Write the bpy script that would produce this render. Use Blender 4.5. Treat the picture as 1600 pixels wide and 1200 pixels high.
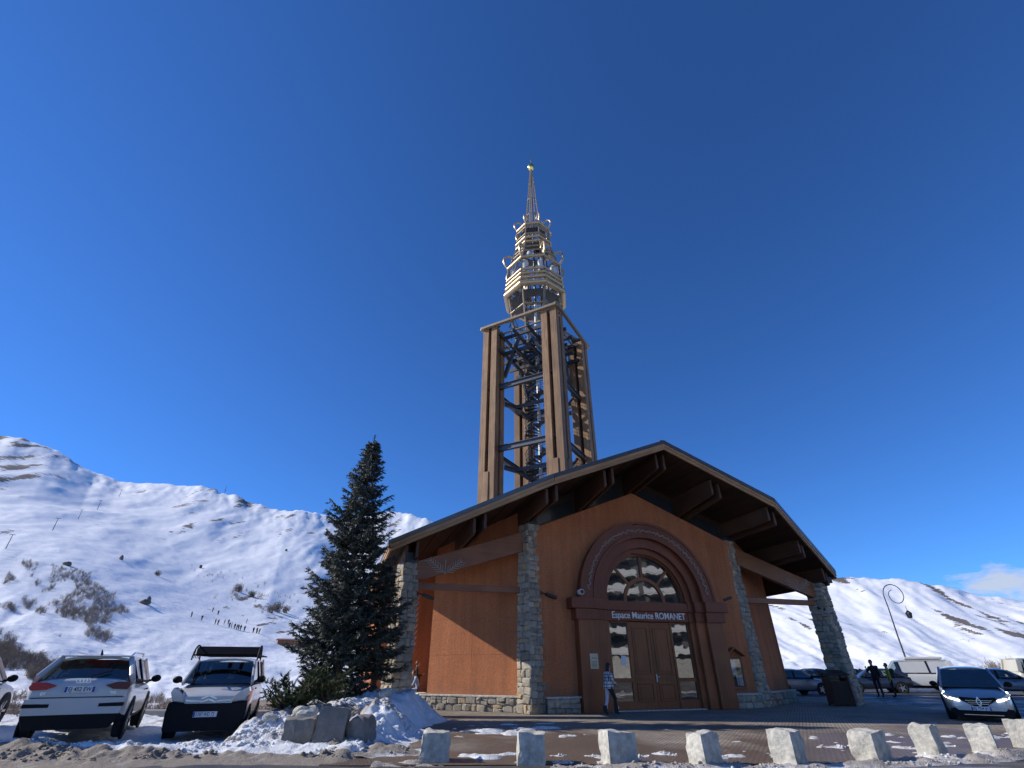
import bpy, bmesh, math, random
import numpy as np
from mathutils import Vector, Matrix
from mathutils.geometry import tessellate_polygon

scene = bpy.context.scene
for o in list(bpy.data.objects):
    bpy.data.objects.remove(o)
R = math.radians

# ------------------------------------------------------------------ camera
CAM_H = 1.6
PITCH = R(30.6)
FPX = 745.0                      # focal length in pixels of a 1600 px wide frame
cd = bpy.data.cameras.new('Camera')
cam = bpy.data.objects.new('Camera', cd)
scene.collection.objects.link(cam)
cam.location = (0, 0, CAM_H)
cam.rotation_euler = (math.pi / 2 + PITCH, 0, 0)
cd.sensor_fit = 'HORIZONTAL'
cd.sensor_width = 36.0
cd.lens = FPX / 1600 * 36.0
cd.clip_start = 0.1
cd.clip_end = 9000
scene.camera = cam

# ------------------------------------------------------------------ sky and sun
SUN_EL = R(32.0)
SUN_TRAVEL = R(-3.0)             # horizontal direction in which the light travels
sun_dir = Vector((-math.cos(SUN_TRAVEL) * math.cos(SUN_EL), -math.sin(SUN_TRAVEL) * math.cos(SUN_EL), math.sin(SUN_EL)))
world = bpy.data.worlds.new('World')
scene.world = world
world.use_nodes = True
wn = world.node_tree
wn.nodes.clear()
w_out = wn.nodes.new('ShaderNodeOutputWorld')
w_bg = wn.nodes.new('ShaderNodeBackground')
w_sky = wn.nodes.new('ShaderNodeTexSky')
w_sky.sky_type = 'NISHITA'
w_sky.sun_disc = False
w_sky.sun_elevation = SUN_EL
w_sky.sun_rotation = math.atan2(sun_dir.x, sun_dir.y)
w_sky.altitude = 1850
w_sky.air_density = 1.0
w_sky.dust_density = 0.05
w_sky.ozone_density = 8.0
w_bg.inputs['Strength'].default_value = 0.15
wn.links.new(w_bg.outputs[0], w_out.inputs[0])

sl = bpy.data.lights.new('Sun', 'SUN')
sl.energy = 4.8
sl.angle = R(0.53)
sl.color = (1.0, 0.94, 0.84)
sun = bpy.data.objects.new('Sun', sl)
scene.collection.objects.link(sun)
sun.rotation_euler = (-sun_dir).to_track_quat('-Z', 'Y').to_euler()

scene.view_settings.view_transform = 'Standard'
scene.view_settings.look = 'None'
scene.view_settings.gamma = 1.0
scene.view_settings.use_curve_mapping = False
scene.view_settings.exposure = 0.06

# ------------------------------------------------------------------ helpers
def px_dir(x, y):
    """direction of a point of the photograph (used only to read azimuths and elevations)"""
    u, v = x - 800.0, 600.0 - y
    f = FPX
    return Vector((u, f * math.cos(PITCH) - v * math.sin(PITCH), f * math.sin(PITCH) + v * math.cos(PITCH)))
def px_azel(x, y):
    d = px_dir(x, y)
    return math.atan2(d.x, d.y), math.atan2(d.z, math.hypot(d.x, d.y))
def px_at(x, y, Y):
    d = px_dir(x, y)
    p = d * (Y / d.y)
    p.z += CAM_H
    return p

rnd = random.Random(7)
col = scene.collection

def _hash(ix, iy, seed):
    n = (ix.astype(np.int64) * 374761393 + iy.astype(np.int64) * 668265263 + seed * 1442695041) & 0x7fffffff
    n = (n ^ (n >> 13)) * 1274126177 & 0x7fffffff
    n = (n ^ (n >> 16)) & 0xffff
    return n / 65535.0
def vnoise(x, y, seed=0):
    x = np.asarray(x, float); y = np.asarray(y, float)
    ix = np.floor(x); iy = np.floor(y)
    fx = x - ix; fy = y - iy
    fx = fx * fx * fx * (fx * (fx * 6 - 15) + 10); fy = fy * fy * fy * (fy * (fy * 6 - 15) + 10)
    a = _hash(ix, iy, seed); b = _hash(ix + 1, iy, seed); c = _hash(ix, iy + 1, seed); d = _hash(ix + 1, iy + 1, seed)
    return (a * (1 - fx) + b * fx) * (1 - fy) + (c * (1 - fx) + d * fx) * fy
def fbm(x, y, oct=4, seed=0, gain=0.5):
    s = 0.0; a = 1.0; t = 0.0
    for i in range(oct):
        s = s + a * vnoise(x * 2 ** i + 17.3 * i, y * 2 ** i - 9.1 * i, seed + i); t += a; a *= gain
    return s / t * 2 - 1
def sstep(a, b, x):
    t = np.clip((x - a) / (b - a), 0, 1)
    return t * t * (3 - 2 * t)

def tag(o, label=None, cat=None, group=None, kind=None):
    if label: o['label'] = label
    if cat: o['category'] = cat
    if group: o['group'] = group
    if kind: o['kind'] = kind
    return o
def empty(name, loc=(0, 0, 0), rz=0, label=None, cat=None, group=None):
    o = bpy.data.objects.new(name, None)
    col.objects.link(o)
    o.empty_display_size = 0.2
    o.location = loc
    o.rotation_euler = (0, 0, rz)
    return tag(o, label, cat, group)
def link_mesh(name, me, parent=None, loc=(0, 0, 0), rot=(0, 0, 0), scale=(1, 1, 1)):
    o = bpy.data.objects.new(name, me)
    col.objects.link(o)
    o.location = loc; o.rotation_euler = rot; o.scale = scale
    if parent is not None: o.parent = parent
    return o
def copy_tree(o, parent=None):
    c = o.copy(); col.objects.link(c)
    c.parent = parent
    for ch in list(o.children): copy_tree(ch, c)
    return c

class MB:
    """collects faces; build() links them as one mesh object"""
    def __init__(s): s.v = []; s.f = []; s.mi = []; s.cur = 0
    def add(s, vs, fs):
        n = len(s.v)
        s.v += [tuple(v) for v in vs]
        s.f += [tuple(i + n for i in f) for f in fs]
        s.mi += [s.cur] * len(fs)
        return s
    def box(s, c, d, rz=0, M=None):
        hx, hy, hz = d[0] / 2, d[1] / 2, d[2] / 2
        vs = [Vector((x, y, z)) for z in (-hz, hz) for y in (-hy, hy) for x in (-hx, hx)]
        if rz: vs = [Matrix.Rotation(rz, 3, 'Z') @ v for v in vs]
        if M is not None: vs = [M @ v for v in vs]
        vs = [v + Vector(c) for v in vs]
        return s.add(vs, [(0, 2, 3, 1), (4, 5, 7, 6), (0, 1, 5, 4), (2, 6, 7, 3), (0, 4, 6, 2), (1, 3, 7, 5)])
    def bx(s, x0, x1, y0, y1, z0, z1):
        return s.box(((x0 + x1) / 2, (y0 + y1) / 2, (z0 + z1) / 2), (abs(x1 - x0), abs(y1 - y0), abs(z1 - z0)))
    def beam(s, a, b, w, h, up=(0, 0, 1)):
        a = Vector(a); b = Vector(b); d = (b - a).normalized(); up = Vector(up)
        r = d.cross(up)
        if r.length < 1e-4: r = d.cross(Vector((0, 1, 0)))
        r.normalize(); u = r.cross(d)
        vs = [p + r * (sx * w / 2) + u * (sz * h / 2) for p in (a, b) for sz in (-1, 1) for sx in (-1, 1)]
        return s.add(vs, [(0, 1, 3, 2), (4, 6, 7, 5), (0, 4, 5, 1), (2, 3, 7, 6), (0, 2, 6, 4), (1, 5, 7, 3)])
    def tube(s, pts, r, n=8, closed=False, cap=True):
        pts = [Vector(p) for p in pts]; N = len(pts)
        rs = r if isinstance(r, (list, tuple)) else [r] * N
        rings = []; prev = None
        for i, p in enumerate(pts):
            if closed: d = pts[(i + 1) % N] - pts[i - 1]
            else: d = pts[min(i + 1, N - 1)] - pts[max(i - 1, 0)]
            d.normalize()
            if prev is None:
                ref = Vector((0, 0, 1)) if abs(d.z) < .9 else Vector((1, 0, 0))
                a = d.cross(ref).normalized()
            else:
                a = (prev - d * prev.dot(d))
                a = a.normalized() if a.length > 1e-6 else d.orthogonal().normalized()
            prev = a; b = d.cross(a)
            rings.append([p + (a * math.cos(2 * math.pi * k / n) + b * math.sin(2 * math.pi * k / n)) * rs[i] for k in range(n)])
        vs = [v for rg in rings for v in rg]; fs = []
        for i in range(N if closed else N - 1):
            j = (i + 1) % N
            for k in range(n):
                fs.append((i * n + k, i * n + (k + 1) % n, j * n + (k + 1) % n, j * n + k))
        if cap and not closed:
            fs.append(tuple(range(n))[::-1]); fs.append(tuple((N - 1) * n + k for k in range(n)))
        return s.add(vs, fs)
    def lathe(s, prof, n=24, c=(0, 0, 0), axis='z'):
        vs = []; fs = []
        for (r, z) in prof:
            for k in range(n):
                a = 2 * math.pi * k / n
                p = (r * math.cos(a), r * math.sin(a), z)
                if axis == 'x': p = (p[2], p[0], p[1])
                if axis == 'y': p = (p[0], p[2], p[1])
                vs.append((p[0] + c[0], p[1] + c[1], p[2] + c[2]))
        for i in range(len(prof) - 1):
            for k in range(n):
                fs.append((i * n + k, i * n + (k + 1) % n, (i + 1) * n + (k + 1) % n, (i + 1) * n + k))
        return s.add(vs, fs)
    def poly(s, outer, holes, T, depth):
        """extruded polygon with holes: T maps (u, v, w) to a point, w in {0, depth}"""
        loops = [outer] + list(holes)
        flat = [p for l in loops for p in l]
        tris = tessellate_polygon([[Vector((p[0], p[1], 0)) for p in l] for l in loops])
        n = len(flat)
        vs = [T(p[0], p[1], 0) for p in flat] + [T(p[0], p[1], depth) for p in flat]
        fs = [tuple(t) for t in tris] + [tuple(i + n for i in t)[::-1] for t in tris]
        k = 0
        for l in loops:
            m = len(l)
            for i in range(m):
                a, b = k + i, k + (i + 1) % m
                fs.append((a, b, b + n, a + n))
            k += m
        return s.add(vs, fs)
    def ball(s, c, r, nu=12, nv=8, sc=(1, 1, 1)):
        prof = [(math.sin(math.pi * i / nv), -math.cos(math.pi * i / nv)) for i in range(nv + 1)]
        m = MB().lathe([(max(p[0], 1e-3), p[1]) for p in prof], nu)
        return s.add([(c[0] + v[0] * r * sc[0], c[1] + v[1] * r * sc[1], c[2] + v[2] * r * sc[2]) for v in m.v], m.f)
    def mesh(s, name, mats, smooth=False, fix=True):
        me = bpy.data.meshes.new(name)
        me.from_pydata([tuple(v) for v in s.v], [], s.f)
        for m in (mats if isinstance(mats, (list, tuple)) else [mats]): me.materials.append(m)
        if any(s.mi): me.polygons.foreach_set('material_index', s.mi)
        if fix:
            b = bmesh.new(); b.from_mesh(me)
            bmesh.ops.recalc_face_normals(b, faces=b.faces)
            b.to_mesh(me); b.free()
        if smooth:
            me.polygons.foreach_set('use_smooth', [True] * len(me.polygons))
            if smooth != 'all':
                try: me.set_sharp_from_angle(angle=R(smooth if smooth is not True else 40))
                except Exception: pass
        me.update()
        return me
    def build(s, name, mats, parent=None, smooth=False, loc=(0, 0, 0), rot=(0, 0, 0), bevel=0, seg=2):
        o = link_mesh(name, s.mesh(name, mats, smooth), parent, loc, rot)
        if bevel:
            m = o.modifiers.new('bevel', 'BEVEL'); m.width = bevel; m.segments = seg; m.limit_method = 'ANGLE'; m.angle_limit = R(35)
        return o

# ------------------------------------------------------------------ materials
def new_mat(name):
    m = bpy.data.materials.new(name); m.use_nodes = True
    nt = m.node_tree
    return m, nt, nt.nodes['Principled BSDF']
def nd(nt, t, **kw):
    n = nt.nodes.new(t)
    for k, v in kw.items(): setattr(n, k, v)
    return n
def ramp(nt, stops, fac):
    r = nd(nt, 'ShaderNodeValToRGB')
    e = r.color_ramp.elements
    while len(e) < len(stops): e.new(0.5)
    for i, (p, c) in enumerate(stops):
        e[i].position = p; e[i].color = (c[0], c[1], c[2], 1) if not isinstance(c, (int, float)) else (c, c, c, 1)
    nt.links.new(fac, r.inputs[0])
    return r.outputs[0]
def noise(nt, scale, detail=4, rough=.55, vec=None, dist=0):
    n = nd(nt, 'ShaderNodeTexNoise')
    n.inputs['Scale'].default_value = scale; n.inputs['Detail'].default_value = detail
    n.inputs['Roughness'].default_value = rough; n.inputs['Distortion'].default_value = dist
    if vec is not None: nt.links.new(vec, n.inputs['Vector'])
    return n.outputs['Fac']
def coords(nt, kind='Object', scale=(1, 1, 1), rot=(0, 0, 0)):
    t = nd(nt, 'ShaderNodeTexCoord'); m = nd(nt, 'ShaderNodeMapping')
    m.inputs['Scale'].default_value = scale; m.inputs['Rotation'].default_value = rot
    if kind == 'World':
        g = nd(nt, 'ShaderNodeNewGeometry'); nt.links.new(g.outputs['Position'], m.inputs['Vector'])
    else:
        nt.links.new(t.outputs[kind], m.inputs['Vector'])
    return m.outputs[0]
def mixc(nt, fac, a, b, mode='MIX'):
    n = nd(nt, 'ShaderNodeMix', data_type='RGBA', blend_type=mode)
    for s, v in ((0, fac), (6, a), (7, b)):
        if hasattr(v, 'is_linked') or hasattr(v, 'links'): nt.links.new(v, n.inputs[s])
        elif isinstance(v, (int, float)): n.inputs[s].default_value = v if s == 0 else (v, v, v, 1)
        else: n.inputs[s].default_value = (v[0], v[1], v[2], 1)
    return n.outputs[2]
def mathn(nt, op, a, b=None, clamp=False):
    n = nd(nt, 'ShaderNodeMath', operation=op); n.use_clamp = clamp
    for i, v in enumerate((a, b)):
        if v is None: continue
        if isinstance(v, (int, float)): n.inputs[i].default_value = v
        else: nt.links.new(v, n.inputs[i])
    return n.outputs[0]
def bumpn(nt, bs, h, strength=.3, dist=.02):
    b = nd(nt, 'ShaderNodeBump'); b.inputs['Strength'].default_value = strength; b.inputs['Distance'].default_value = dist
    nt.links.new(h, b.inputs['Height']); nt.links.new(b.outputs[0], bs.inputs['Normal'])
    return b
def plain(name, c, rough=.5, metal=0, var=.12, vscale=3, bump=0, bscale=40, coat=0, rand=0, spec=None):
    m, nt, bs = new_mat(name)
    v = coords(nt, 'Object')
    f = noise(nt, vscale, 5, .6, v)
    cc = mixc(nt, 1.0, (c[0], c[1], c[2]), ramp(nt, [(.25, 1 - var), (.75, 1 + var)], f), 'MULTIPLY')
    if rand:
        oi = nd(nt, 'ShaderNodeObjectInfo')
        cc = mixc(nt, 1.0, cc, ramp(nt, [(0, 1 - rand), (1, 1 + rand)], oi.outputs['Random']), 'MULTIPLY')
    nt.links.new(cc, bs.inputs['Base Color'])
    rr = mathn(nt, 'MULTIPLY_ADD', f, .25); nt.nodes[-1].inputs[2].default_value = max(rough - .12, .02)
    nt.links.new(rr, bs.inputs['Roughness'])
    bs.inputs['Metallic'].default_value = metal
    if coat: bs.inputs['Coat Weight'].default_value = coat; bs.inputs['Coat Roughness'].default_value = .06
    if spec is not None: bs.inputs['Specular IOR Level'].default_value = spec
    if bump: bumpn(nt, bs, noise(nt, bscale, 4, .6, v), bump)
    return m
def wood(name, c1, c2, axis='z', rough=.6, rand=.2, bump=.25, weather=0):
    m, nt, bs = new_mat(name)
    sc = {'x': (.6, 14, 14), 'y': (14, .6, 14), 'z': (14, 14, .6)}[axis]
    oi = nd(nt, 'ShaderNodeObjectInfo')
    v = coords(nt, 'Object', sc)
    add = nd(nt, 'ShaderNodeVectorMath', operation='ADD')
    nt.links.new(v, add.inputs[0]); nt.links.new(oi.outputs['Random'], add.inputs[1])
    f = noise(nt, 1.0, 6, .65, add.outputs[0], .4)
    f2 = noise(nt, .9, 3, .5, coords(nt, 'Object'))
    cc = ramp(nt, [(.3, c1), (.7, c2)], f)
    cc = mixc(nt, 1.0, cc, ramp(nt, [(.3, .78), (.7, 1.15)], f2), 'MULTIPLY')
    cc = mixc(nt, 1.0, cc, ramp(nt, [(0, 1 - rand), (1, 1 + rand)], oi.outputs['Random']), 'MULTIPLY')
    if weather:
        cc = mixc(nt, mathn(nt, 'MULTIPLY', f2, weather), cc, (.22, .2, .18))
    nt.links.new(cc, bs.inputs['Base Color'])
    bs.inputs['Roughness'].default_value = rough
    bumpn(nt, bs, f, bump, .01)
    return m
def emit(name, c, s):
    m, nt, bs = new_mat(name)
    bs.inputs['Base Color'].default_value = (*c, 1); bs.inputs['Emission Color'].default_value = (*c, 1); bs.inputs['Emission Strength'].default_value = s
    return m
def glass_car(name, tint, gloss=.12):
    m, nt, bs = new_mat(name)
    out = nt.nodes['Material Output']; nt.nodes.remove(bs)
    tr = nd(nt, 'ShaderNodeBsdfTransparent'); tr.inputs[0].default_value = (*tint, 1)
    gl = nd(nt, 'ShaderNodeBsdfGlossy'); gl.inputs['Roughness'].default_value = .03; gl.inputs[0].default_value = (.9, .9, .9, 1)
    lw = nd(nt, 'ShaderNodeFresnel'); lw.inputs['IOR'].default_value = 1.5
    f = mathn(nt, 'ADD', lw.outputs[0], gloss * .3, True)
    mx = nd(nt, 'ShaderNodeMixShader')
    nt.links.new(f, mx.inputs[0]); nt.links.new(tr.outputs[0], mx.inputs[1]); nt.links.new(gl.outputs[0], mx.inputs[2])
    nt.links.new(mx.outputs[0], out.inputs[0])
    return m

def stone_mat(name, tint=(1, 1, 1), dark=1.0):
    m, nt, bs = new_mat(name)
    oi = nd(nt, 'ShaderNodeObjectInfo')
    v = coords(nt, 'World')
    base = ramp(nt, [(0, (.23, .22, .2)), (.3, (.33, .315, .285)), (.55, (.4, .385, .35)), (.8, (.28, .275, .26)), (.9, (.42, .33, .21)), (1, (.5, .48, .44))], oi.outputs['Random'])
    n1 = noise(nt, 7, 6, .7, v)
    cc = mixc(nt, 1.0, base, ramp(nt, [(.25, .62), (.75, 1.3)], n1), 'MULTIPLY')
    cc = mixc(nt, 1.0, cc, (tint[0] * dark, tint[1] * dark, tint[2] * dark), 'MULTIPLY')
    nt.links.new(cc, bs.inputs['Base Color']); bs.inputs['Roughness'].default_value = .88
    bumpn(nt, bs, noise(nt, 16, 6, .7, v), .9, .04)
    return m

M = {}
M['stone'] = stone_mat('rubble stone', (1.12, 1.02, .88))
M['mortar'] = plain('mortar', (.15, .145, .135), .95, var=.25, vscale=9, bump=.5, bscale=30)
M['granite'] = plain('rough granite', (.5, .475, .41), .92, var=.42, vscale=7, bump=1.0, bscale=17, rand=.08)
def stucco_mat():
    m, nt, bs = new_mat('terracotta stucco')
    v = coords(nt, 'World')
    big = noise(nt, .5, 4, .6, v); fine = noise(nt, 22, 5, .7, v); streak = noise(nt, 1.0, 4, .6, coords(nt, 'World', (3, 3, .25)))
    cc = ramp(nt, [(.3, (.45, .152, .06)), (.7, (.56, .208, .086))], big)
    cc = mixc(nt, 1.0, cc, ramp(nt, [(.3, .7), (.7, 1.25)], fine), 'MULTIPLY')
    cc = mixc(nt, 1.0, cc, ramp(nt, [(.3, .82), (.65, 1.07)], streak), 'MULTIPLY')
    gp = nd(nt, 'ShaderNodeNewGeometry'); sz = nd(nt, 'ShaderNodeSeparateXYZ'); nt.links.new(gp.outputs['Position'], sz.inputs[0])
    spl = mathn(nt, 'SUBTRACT', mathn(nt, 'MULTIPLY', noise(nt, 2.2, 6, .7, v), 2.2), sz.outputs['Z'])      # grime splashed up from the plinth
    cc = mixc(nt, ramp(nt, [(.0, 0), (.9, .55)], spl), cc, (.2, .12, .08))
    cc = mixc(nt, ramp(nt, [(.62, 0), (.75, .35)], noise(nt, 1.0, 5, .65, coords(nt, 'World', (1.4, 1.4, .12)))), cc, (.2, .105, .06))
    nt.links.new(cc, bs.inputs['Base Color']); bs.inputs['Roughness'].default_value = .92
    bumpn(nt, bs, noise(nt, 18, 6, .75, v), .9, .035)
    return m
M['stucco'] = stucco_mat()
M['portal'] = wood('red brown painted wood', (.14, .035, .015), (.2, .052, .023), 'z', .45, .1, .12)
M['jamb'] = wood('portal cladding', (.19, .056, .02), (.3, .095, .034), 'z', .42, .12, .15)
M['door'] = wood('oak door', (.19, .058, .02), (.28, .09, .032), 'z', .38, .08, .15)
M['fascia'] = wood('fascia larch', (.3, .155, .065), (.48, .275, .125), 'x', .6, .15, .2)
M['beamx'] = wood('glulam beam', (.2, .075, .03), (.28, .11, .046), 'x', .5, .1, .15)
M['rail'] = wood('rail wood', (.23, .085, .04), (.3, .12, .055), 'x', .5, .1, .15)
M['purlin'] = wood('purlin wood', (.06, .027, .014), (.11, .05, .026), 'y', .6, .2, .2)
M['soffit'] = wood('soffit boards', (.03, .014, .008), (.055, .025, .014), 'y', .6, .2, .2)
M['tower'] = wood('weathered tower timber', (.125, .062, .026), (.32, .18, .082), 'z', .7, .25, .4, .05)
M['roofmetal'] = plain('dark roof metal', (.075, .085, .095), .4, .6, .15)
M['steel'] = plain('dark grey steel', (.055, .057, .062), .45, .3, .2, 4)
M['steelgrey'] = plain('mid grey steel', (.075, .077, .085), .45, .3, .2, 4)
M['bronze'] = plain('champagne metal', (.46, .34, .2), .36, .5, .18, 5)
M['bronze2'] = plain('dull champagne metal', (.26, .2, .125), .45, .3, .2, 5)
M['gold'] = plain('gilded metal', (.85, .6, .2), .25, 1.0, .1)
M['whitepaint'] = plain('white paint', (.78, .77, .74), .45, 0, .06)
M['palepanel'] = plain('pale bell panel', (.6, .58, .55), .5, .1, .1)
M['black'] = plain('black plastic', (.02, .02, .022), .5, 0, .2)
M['darkglass'] = plain('dark strip glass', (.03, .035, .04), .08, 0, .1)
def window_glass():
    m, nt, bs = new_mat('reflective window glass')
    v = coords(nt, 'World')
    bs.inputs['Base Color'].default_value = (.012, .013, .014, 1); bs.inputs['Roughness'].default_value = .015
    bs.inputs['IOR'].default_value = 2.7
    bumpn(nt, bs, noise(nt, 1.1, 2, .5, v), .08, .05)
    return m
M['glass'] = window_glass()
M['cream'] = plain('cream plaque', (.62, .52, .34), .5, 0, .1)
M['letter'] = plain('white letters', (.82, .8, .75), .4, 0, .03)
M['darkprint'] = plain('dark print', (.05, .04, .035), .6, 0, .1)
M['paper'] = plain('paper', (.75, .77, .8), .6, 0, .05)
M['twig'] = plain('bare twigs', (.2, .155, .115), .9, 0, .3, 1.5, rand=.2)
M['bark'] = plain('spruce bark', (.12, .085, .06), .95, 0, .35, 9, bump=.9, bscale=18)
M['bulb'] = plain('unlit light string', (.5, .46, .4), .4, 0, .1)

# ------------------------------------------------------------------ sky clouds (low wisps near the right horizon)
def build_sky():
    nt = wn
    tc = nd(nt, 'ShaderNodeTexCoord')
    az, el = px_azel(1575, 915)
    d = Vector((math.sin(az) * math.cos(el), math.cos(az) * math.cos(el), math.sin(el)))
    mp = nd(nt, 'ShaderNodeMapping'); mp.inputs['Scale'].default_value = (14, 14, 40)
    nt.links.new(tc.outputs['Generated'], mp.inputs['Vector'])
    n = noise(nt, 1.0, 6, .58, mp.outputs[0], .3)
    sep = nd(nt, 'ShaderNodeSeparateXYZ'); nt.links.new(tc.outputs['Generated'], sep.inputs[0])
    # cloud bank: a low band of broken cloud that lies in the north east
    dist = nd(nt, 'ShaderNodeVectorMath', operation='SUBTRACT'); nt.links.new(tc.outputs['Generated'], dist.inputs[0]); dist.inputs[1].default_value = d
    s2 = nd(nt, 'ShaderNodeVectorMath', operation='MULTIPLY'); nt.links.new(dist.outputs[0], s2.inputs[0]); s2.inputs[1].default_value = (7.5, 7.5, 24)
    ln = nd(nt, 'ShaderNodeVectorMath', operation='LENGTH'); nt.links.new(s2.outputs[0], ln.inputs[0])
    m = mathn(nt, 'SUBTRACT', 1.0, ln.outputs[1])
    m = mathn(nt, 'MULTIPLY', m, .9)
    m = mathn(nt, 'ADD', m, mathn(nt, 'MULTIPLY', mathn(nt, 'SUBTRACT', n, .5), 1.9))
    m = ramp(nt, [(.35, 0), (.7, .8)], m)
    skyc = w_sky.outputs[0]
    tint = mixc(nt, 1.0, skyc, (.48, .77, 1.06), 'MULTIPLY')      # deep blue of thin, dry mountain air
    c = mixc(nt, m, tint, (4.0, 4.2, 4.7))
    nt.links.new(c, w_bg.inputs['Color'])
build_sky()
# ------------------------------------------------------------------ terrain: one sheet from the square to the skyline
SKY_L = [(-400, 560), (-200, 620), (0, 680), (30, 684), (60, 694), (90, 702), (112, 715), (130, 728), (150, 741), (168, 744), (190, 751), (230, 754), (270, 757), (310, 760), (345, 767),
         (375, 776), (400, 786), (420, 793), (445, 796), (470, 797), (500, 803), (540, 812), (580, 806), (610, 800), (640, 803), (668, 810), (720, 830), (800, 850), (900, 880), (1000, 905), (1100, 925), (1170, 926), (1220, 918),
         (1260, 910), (1300, 904), (1340, 903), (1380, 904), (1420, 907), (1450, 911), (1485, 917), (1510, 925), (1540, 934), (1570, 937), (1600, 940), (1700, 955), (1900, 975)]
_sk = [px_azel(x, y) for x, y in SKY_L]
_ga = np.radians(np.arange(-80, 80, .5)); _ge = np.interp(_ga, [a for a, e in _sk], [e for a, e in _sk])
_gs = np.convolve(np.pad(_ge, 40, 'edge'), np.hanning(81) / np.hanning(81).sum(), 'valid')       # the skyline smoothed for the lower slopes
def terrain_z(az, r):
    """height of the terrain at azimuth az (radians, 0 = +Y) and distance r (numpy arrays)"""
    az = np.asarray(az, float); r = np.asarray(r, float)
    els0 = np.interp(az, [a for a, e in _sk], [e for a, e in _sk]); elsm = np.interp(az, _ga, _gs)
    deg = np.degrees(az)
    inv = np.abs(deg) < 75
    cosaz = np.maximum(np.cos(az), .25)
    r0l = 19.3 / cosaz; r0r = 50.0 / cosaz
    k = sstep(-15, -9, deg)
    r0 = r0l * (1 - k) + r0r * k
    r0 = np.where(inv, r0, 60.0)
    rs = np.interp(deg, [-75, -46, -36, -25, -14, 0, 20, 30, 46, 75], [1500, 1500, 1450, 1200, 1500, 1100, 650, 520, 480, 480])
    
    el0 = np.arctan2(-CAM_H, r0)
    t = np.log(np.maximum(r, r0) / r0) / np.log(rs / r0)
    tc = np.clip(t, 0, 1)
    sh = np.interp(tc, [0, .12, .3, .42, .52, .6, .68, .76, .85, .93, 1.0], [0, .02, .10, .18, .29, .39, .50, .63, .78, .90, 1.0])
    shk = np.interp(tc, [0, .12, .24, .34, .42, .5, .56, .60, .68, .8, .9, 1.0], [0, .03, .12, .25, .40, .54, .62, .665, .715, .82, .91, 1.0])
    kw = sstep(-20, -46, deg)
    shr = np.interp(tc, [0, .15, .35, .6, .8, 1.0], [0, .03, .25, .56, .8, 1.0])
    kr = sstep(5, 15, deg)
    sh = sh * (1 - kw) + shk * kw
    sh = sh * (1 - kr) + shr * kr
    els = elsm + (els0 - elsm) * sstep(.70, 1.0, tc)
    el = el0 + (els - el0) * sh
    lr = np.log(r)
    # undulation, self-similar with distance, ridges running obliquely downhill
    left = deg < 5
    c = np.where(left, (lr - .07 * deg) * 5.0, (lr + .13 * deg) * 5.5)
    d = np.where(left, deg * .10 + lr * .5, deg * .14 - lr * .2)
    iso = fbm(deg * .11 + 3, lr * 1.6, 3, 5, .4)
    st1 = fbm(c * .42 + iso, d * .9, 3, 21, .42)
    st2 = fbm(c * 1.5 + iso * 2, d * 2.6, 3, 33, .45)
    fine = fbm(deg * 1.1, lr * 18, 3, 37)
    win = sstep(.12, .35, tc) * (1 - .8 * sstep(.86, 1.0, tc))
    groom = np.exp(-((deg + 29) / 8.0) ** 2) * np.exp(-((tc - .58) / .13) ** 2)
    nz = (iso * .008 + st1 * .0075 + st2 * .0027 + fine * .0008) * win * (1 - .75 * groom)
    near = sstep(.02, .12, tc) * (1 - sstep(.3, .5, tc))
    nz = nz + near * .006 * fbm(deg * .5, lr * 7, 4, 55)
    el = el + nz
    skl = .0042 * fbm(deg * .8 + lr * 2, lr * 6 - deg * .3, 4, 77)
    el = el + skl * sstep(.85, 1, tc)
    z = CAM_H + r * np.tan(el)
    past = np.maximum(r - rs, 0)
    z = z - past * .55
    z = np.where(r <= r0, 0.0, z)
    # the flat ground behind the camera, and a gentle fall beyond it
    z = np.where(inv, z, -np.maximum(r - 60, 0) * .02)
    edge = sstep(62, 75, np.abs(deg))
    z = z * (1 - np.where(inv, edge, 0)) + np.where(inv, edge, 0) * (-np.maximum(r - 60, 0) * .02)
    return z, tc
def TZ(x, y):
    return float(terrain_z(np.array([math.atan2(x, y)]), np.array([math.hypot(x, y)]))[0][0])

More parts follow.
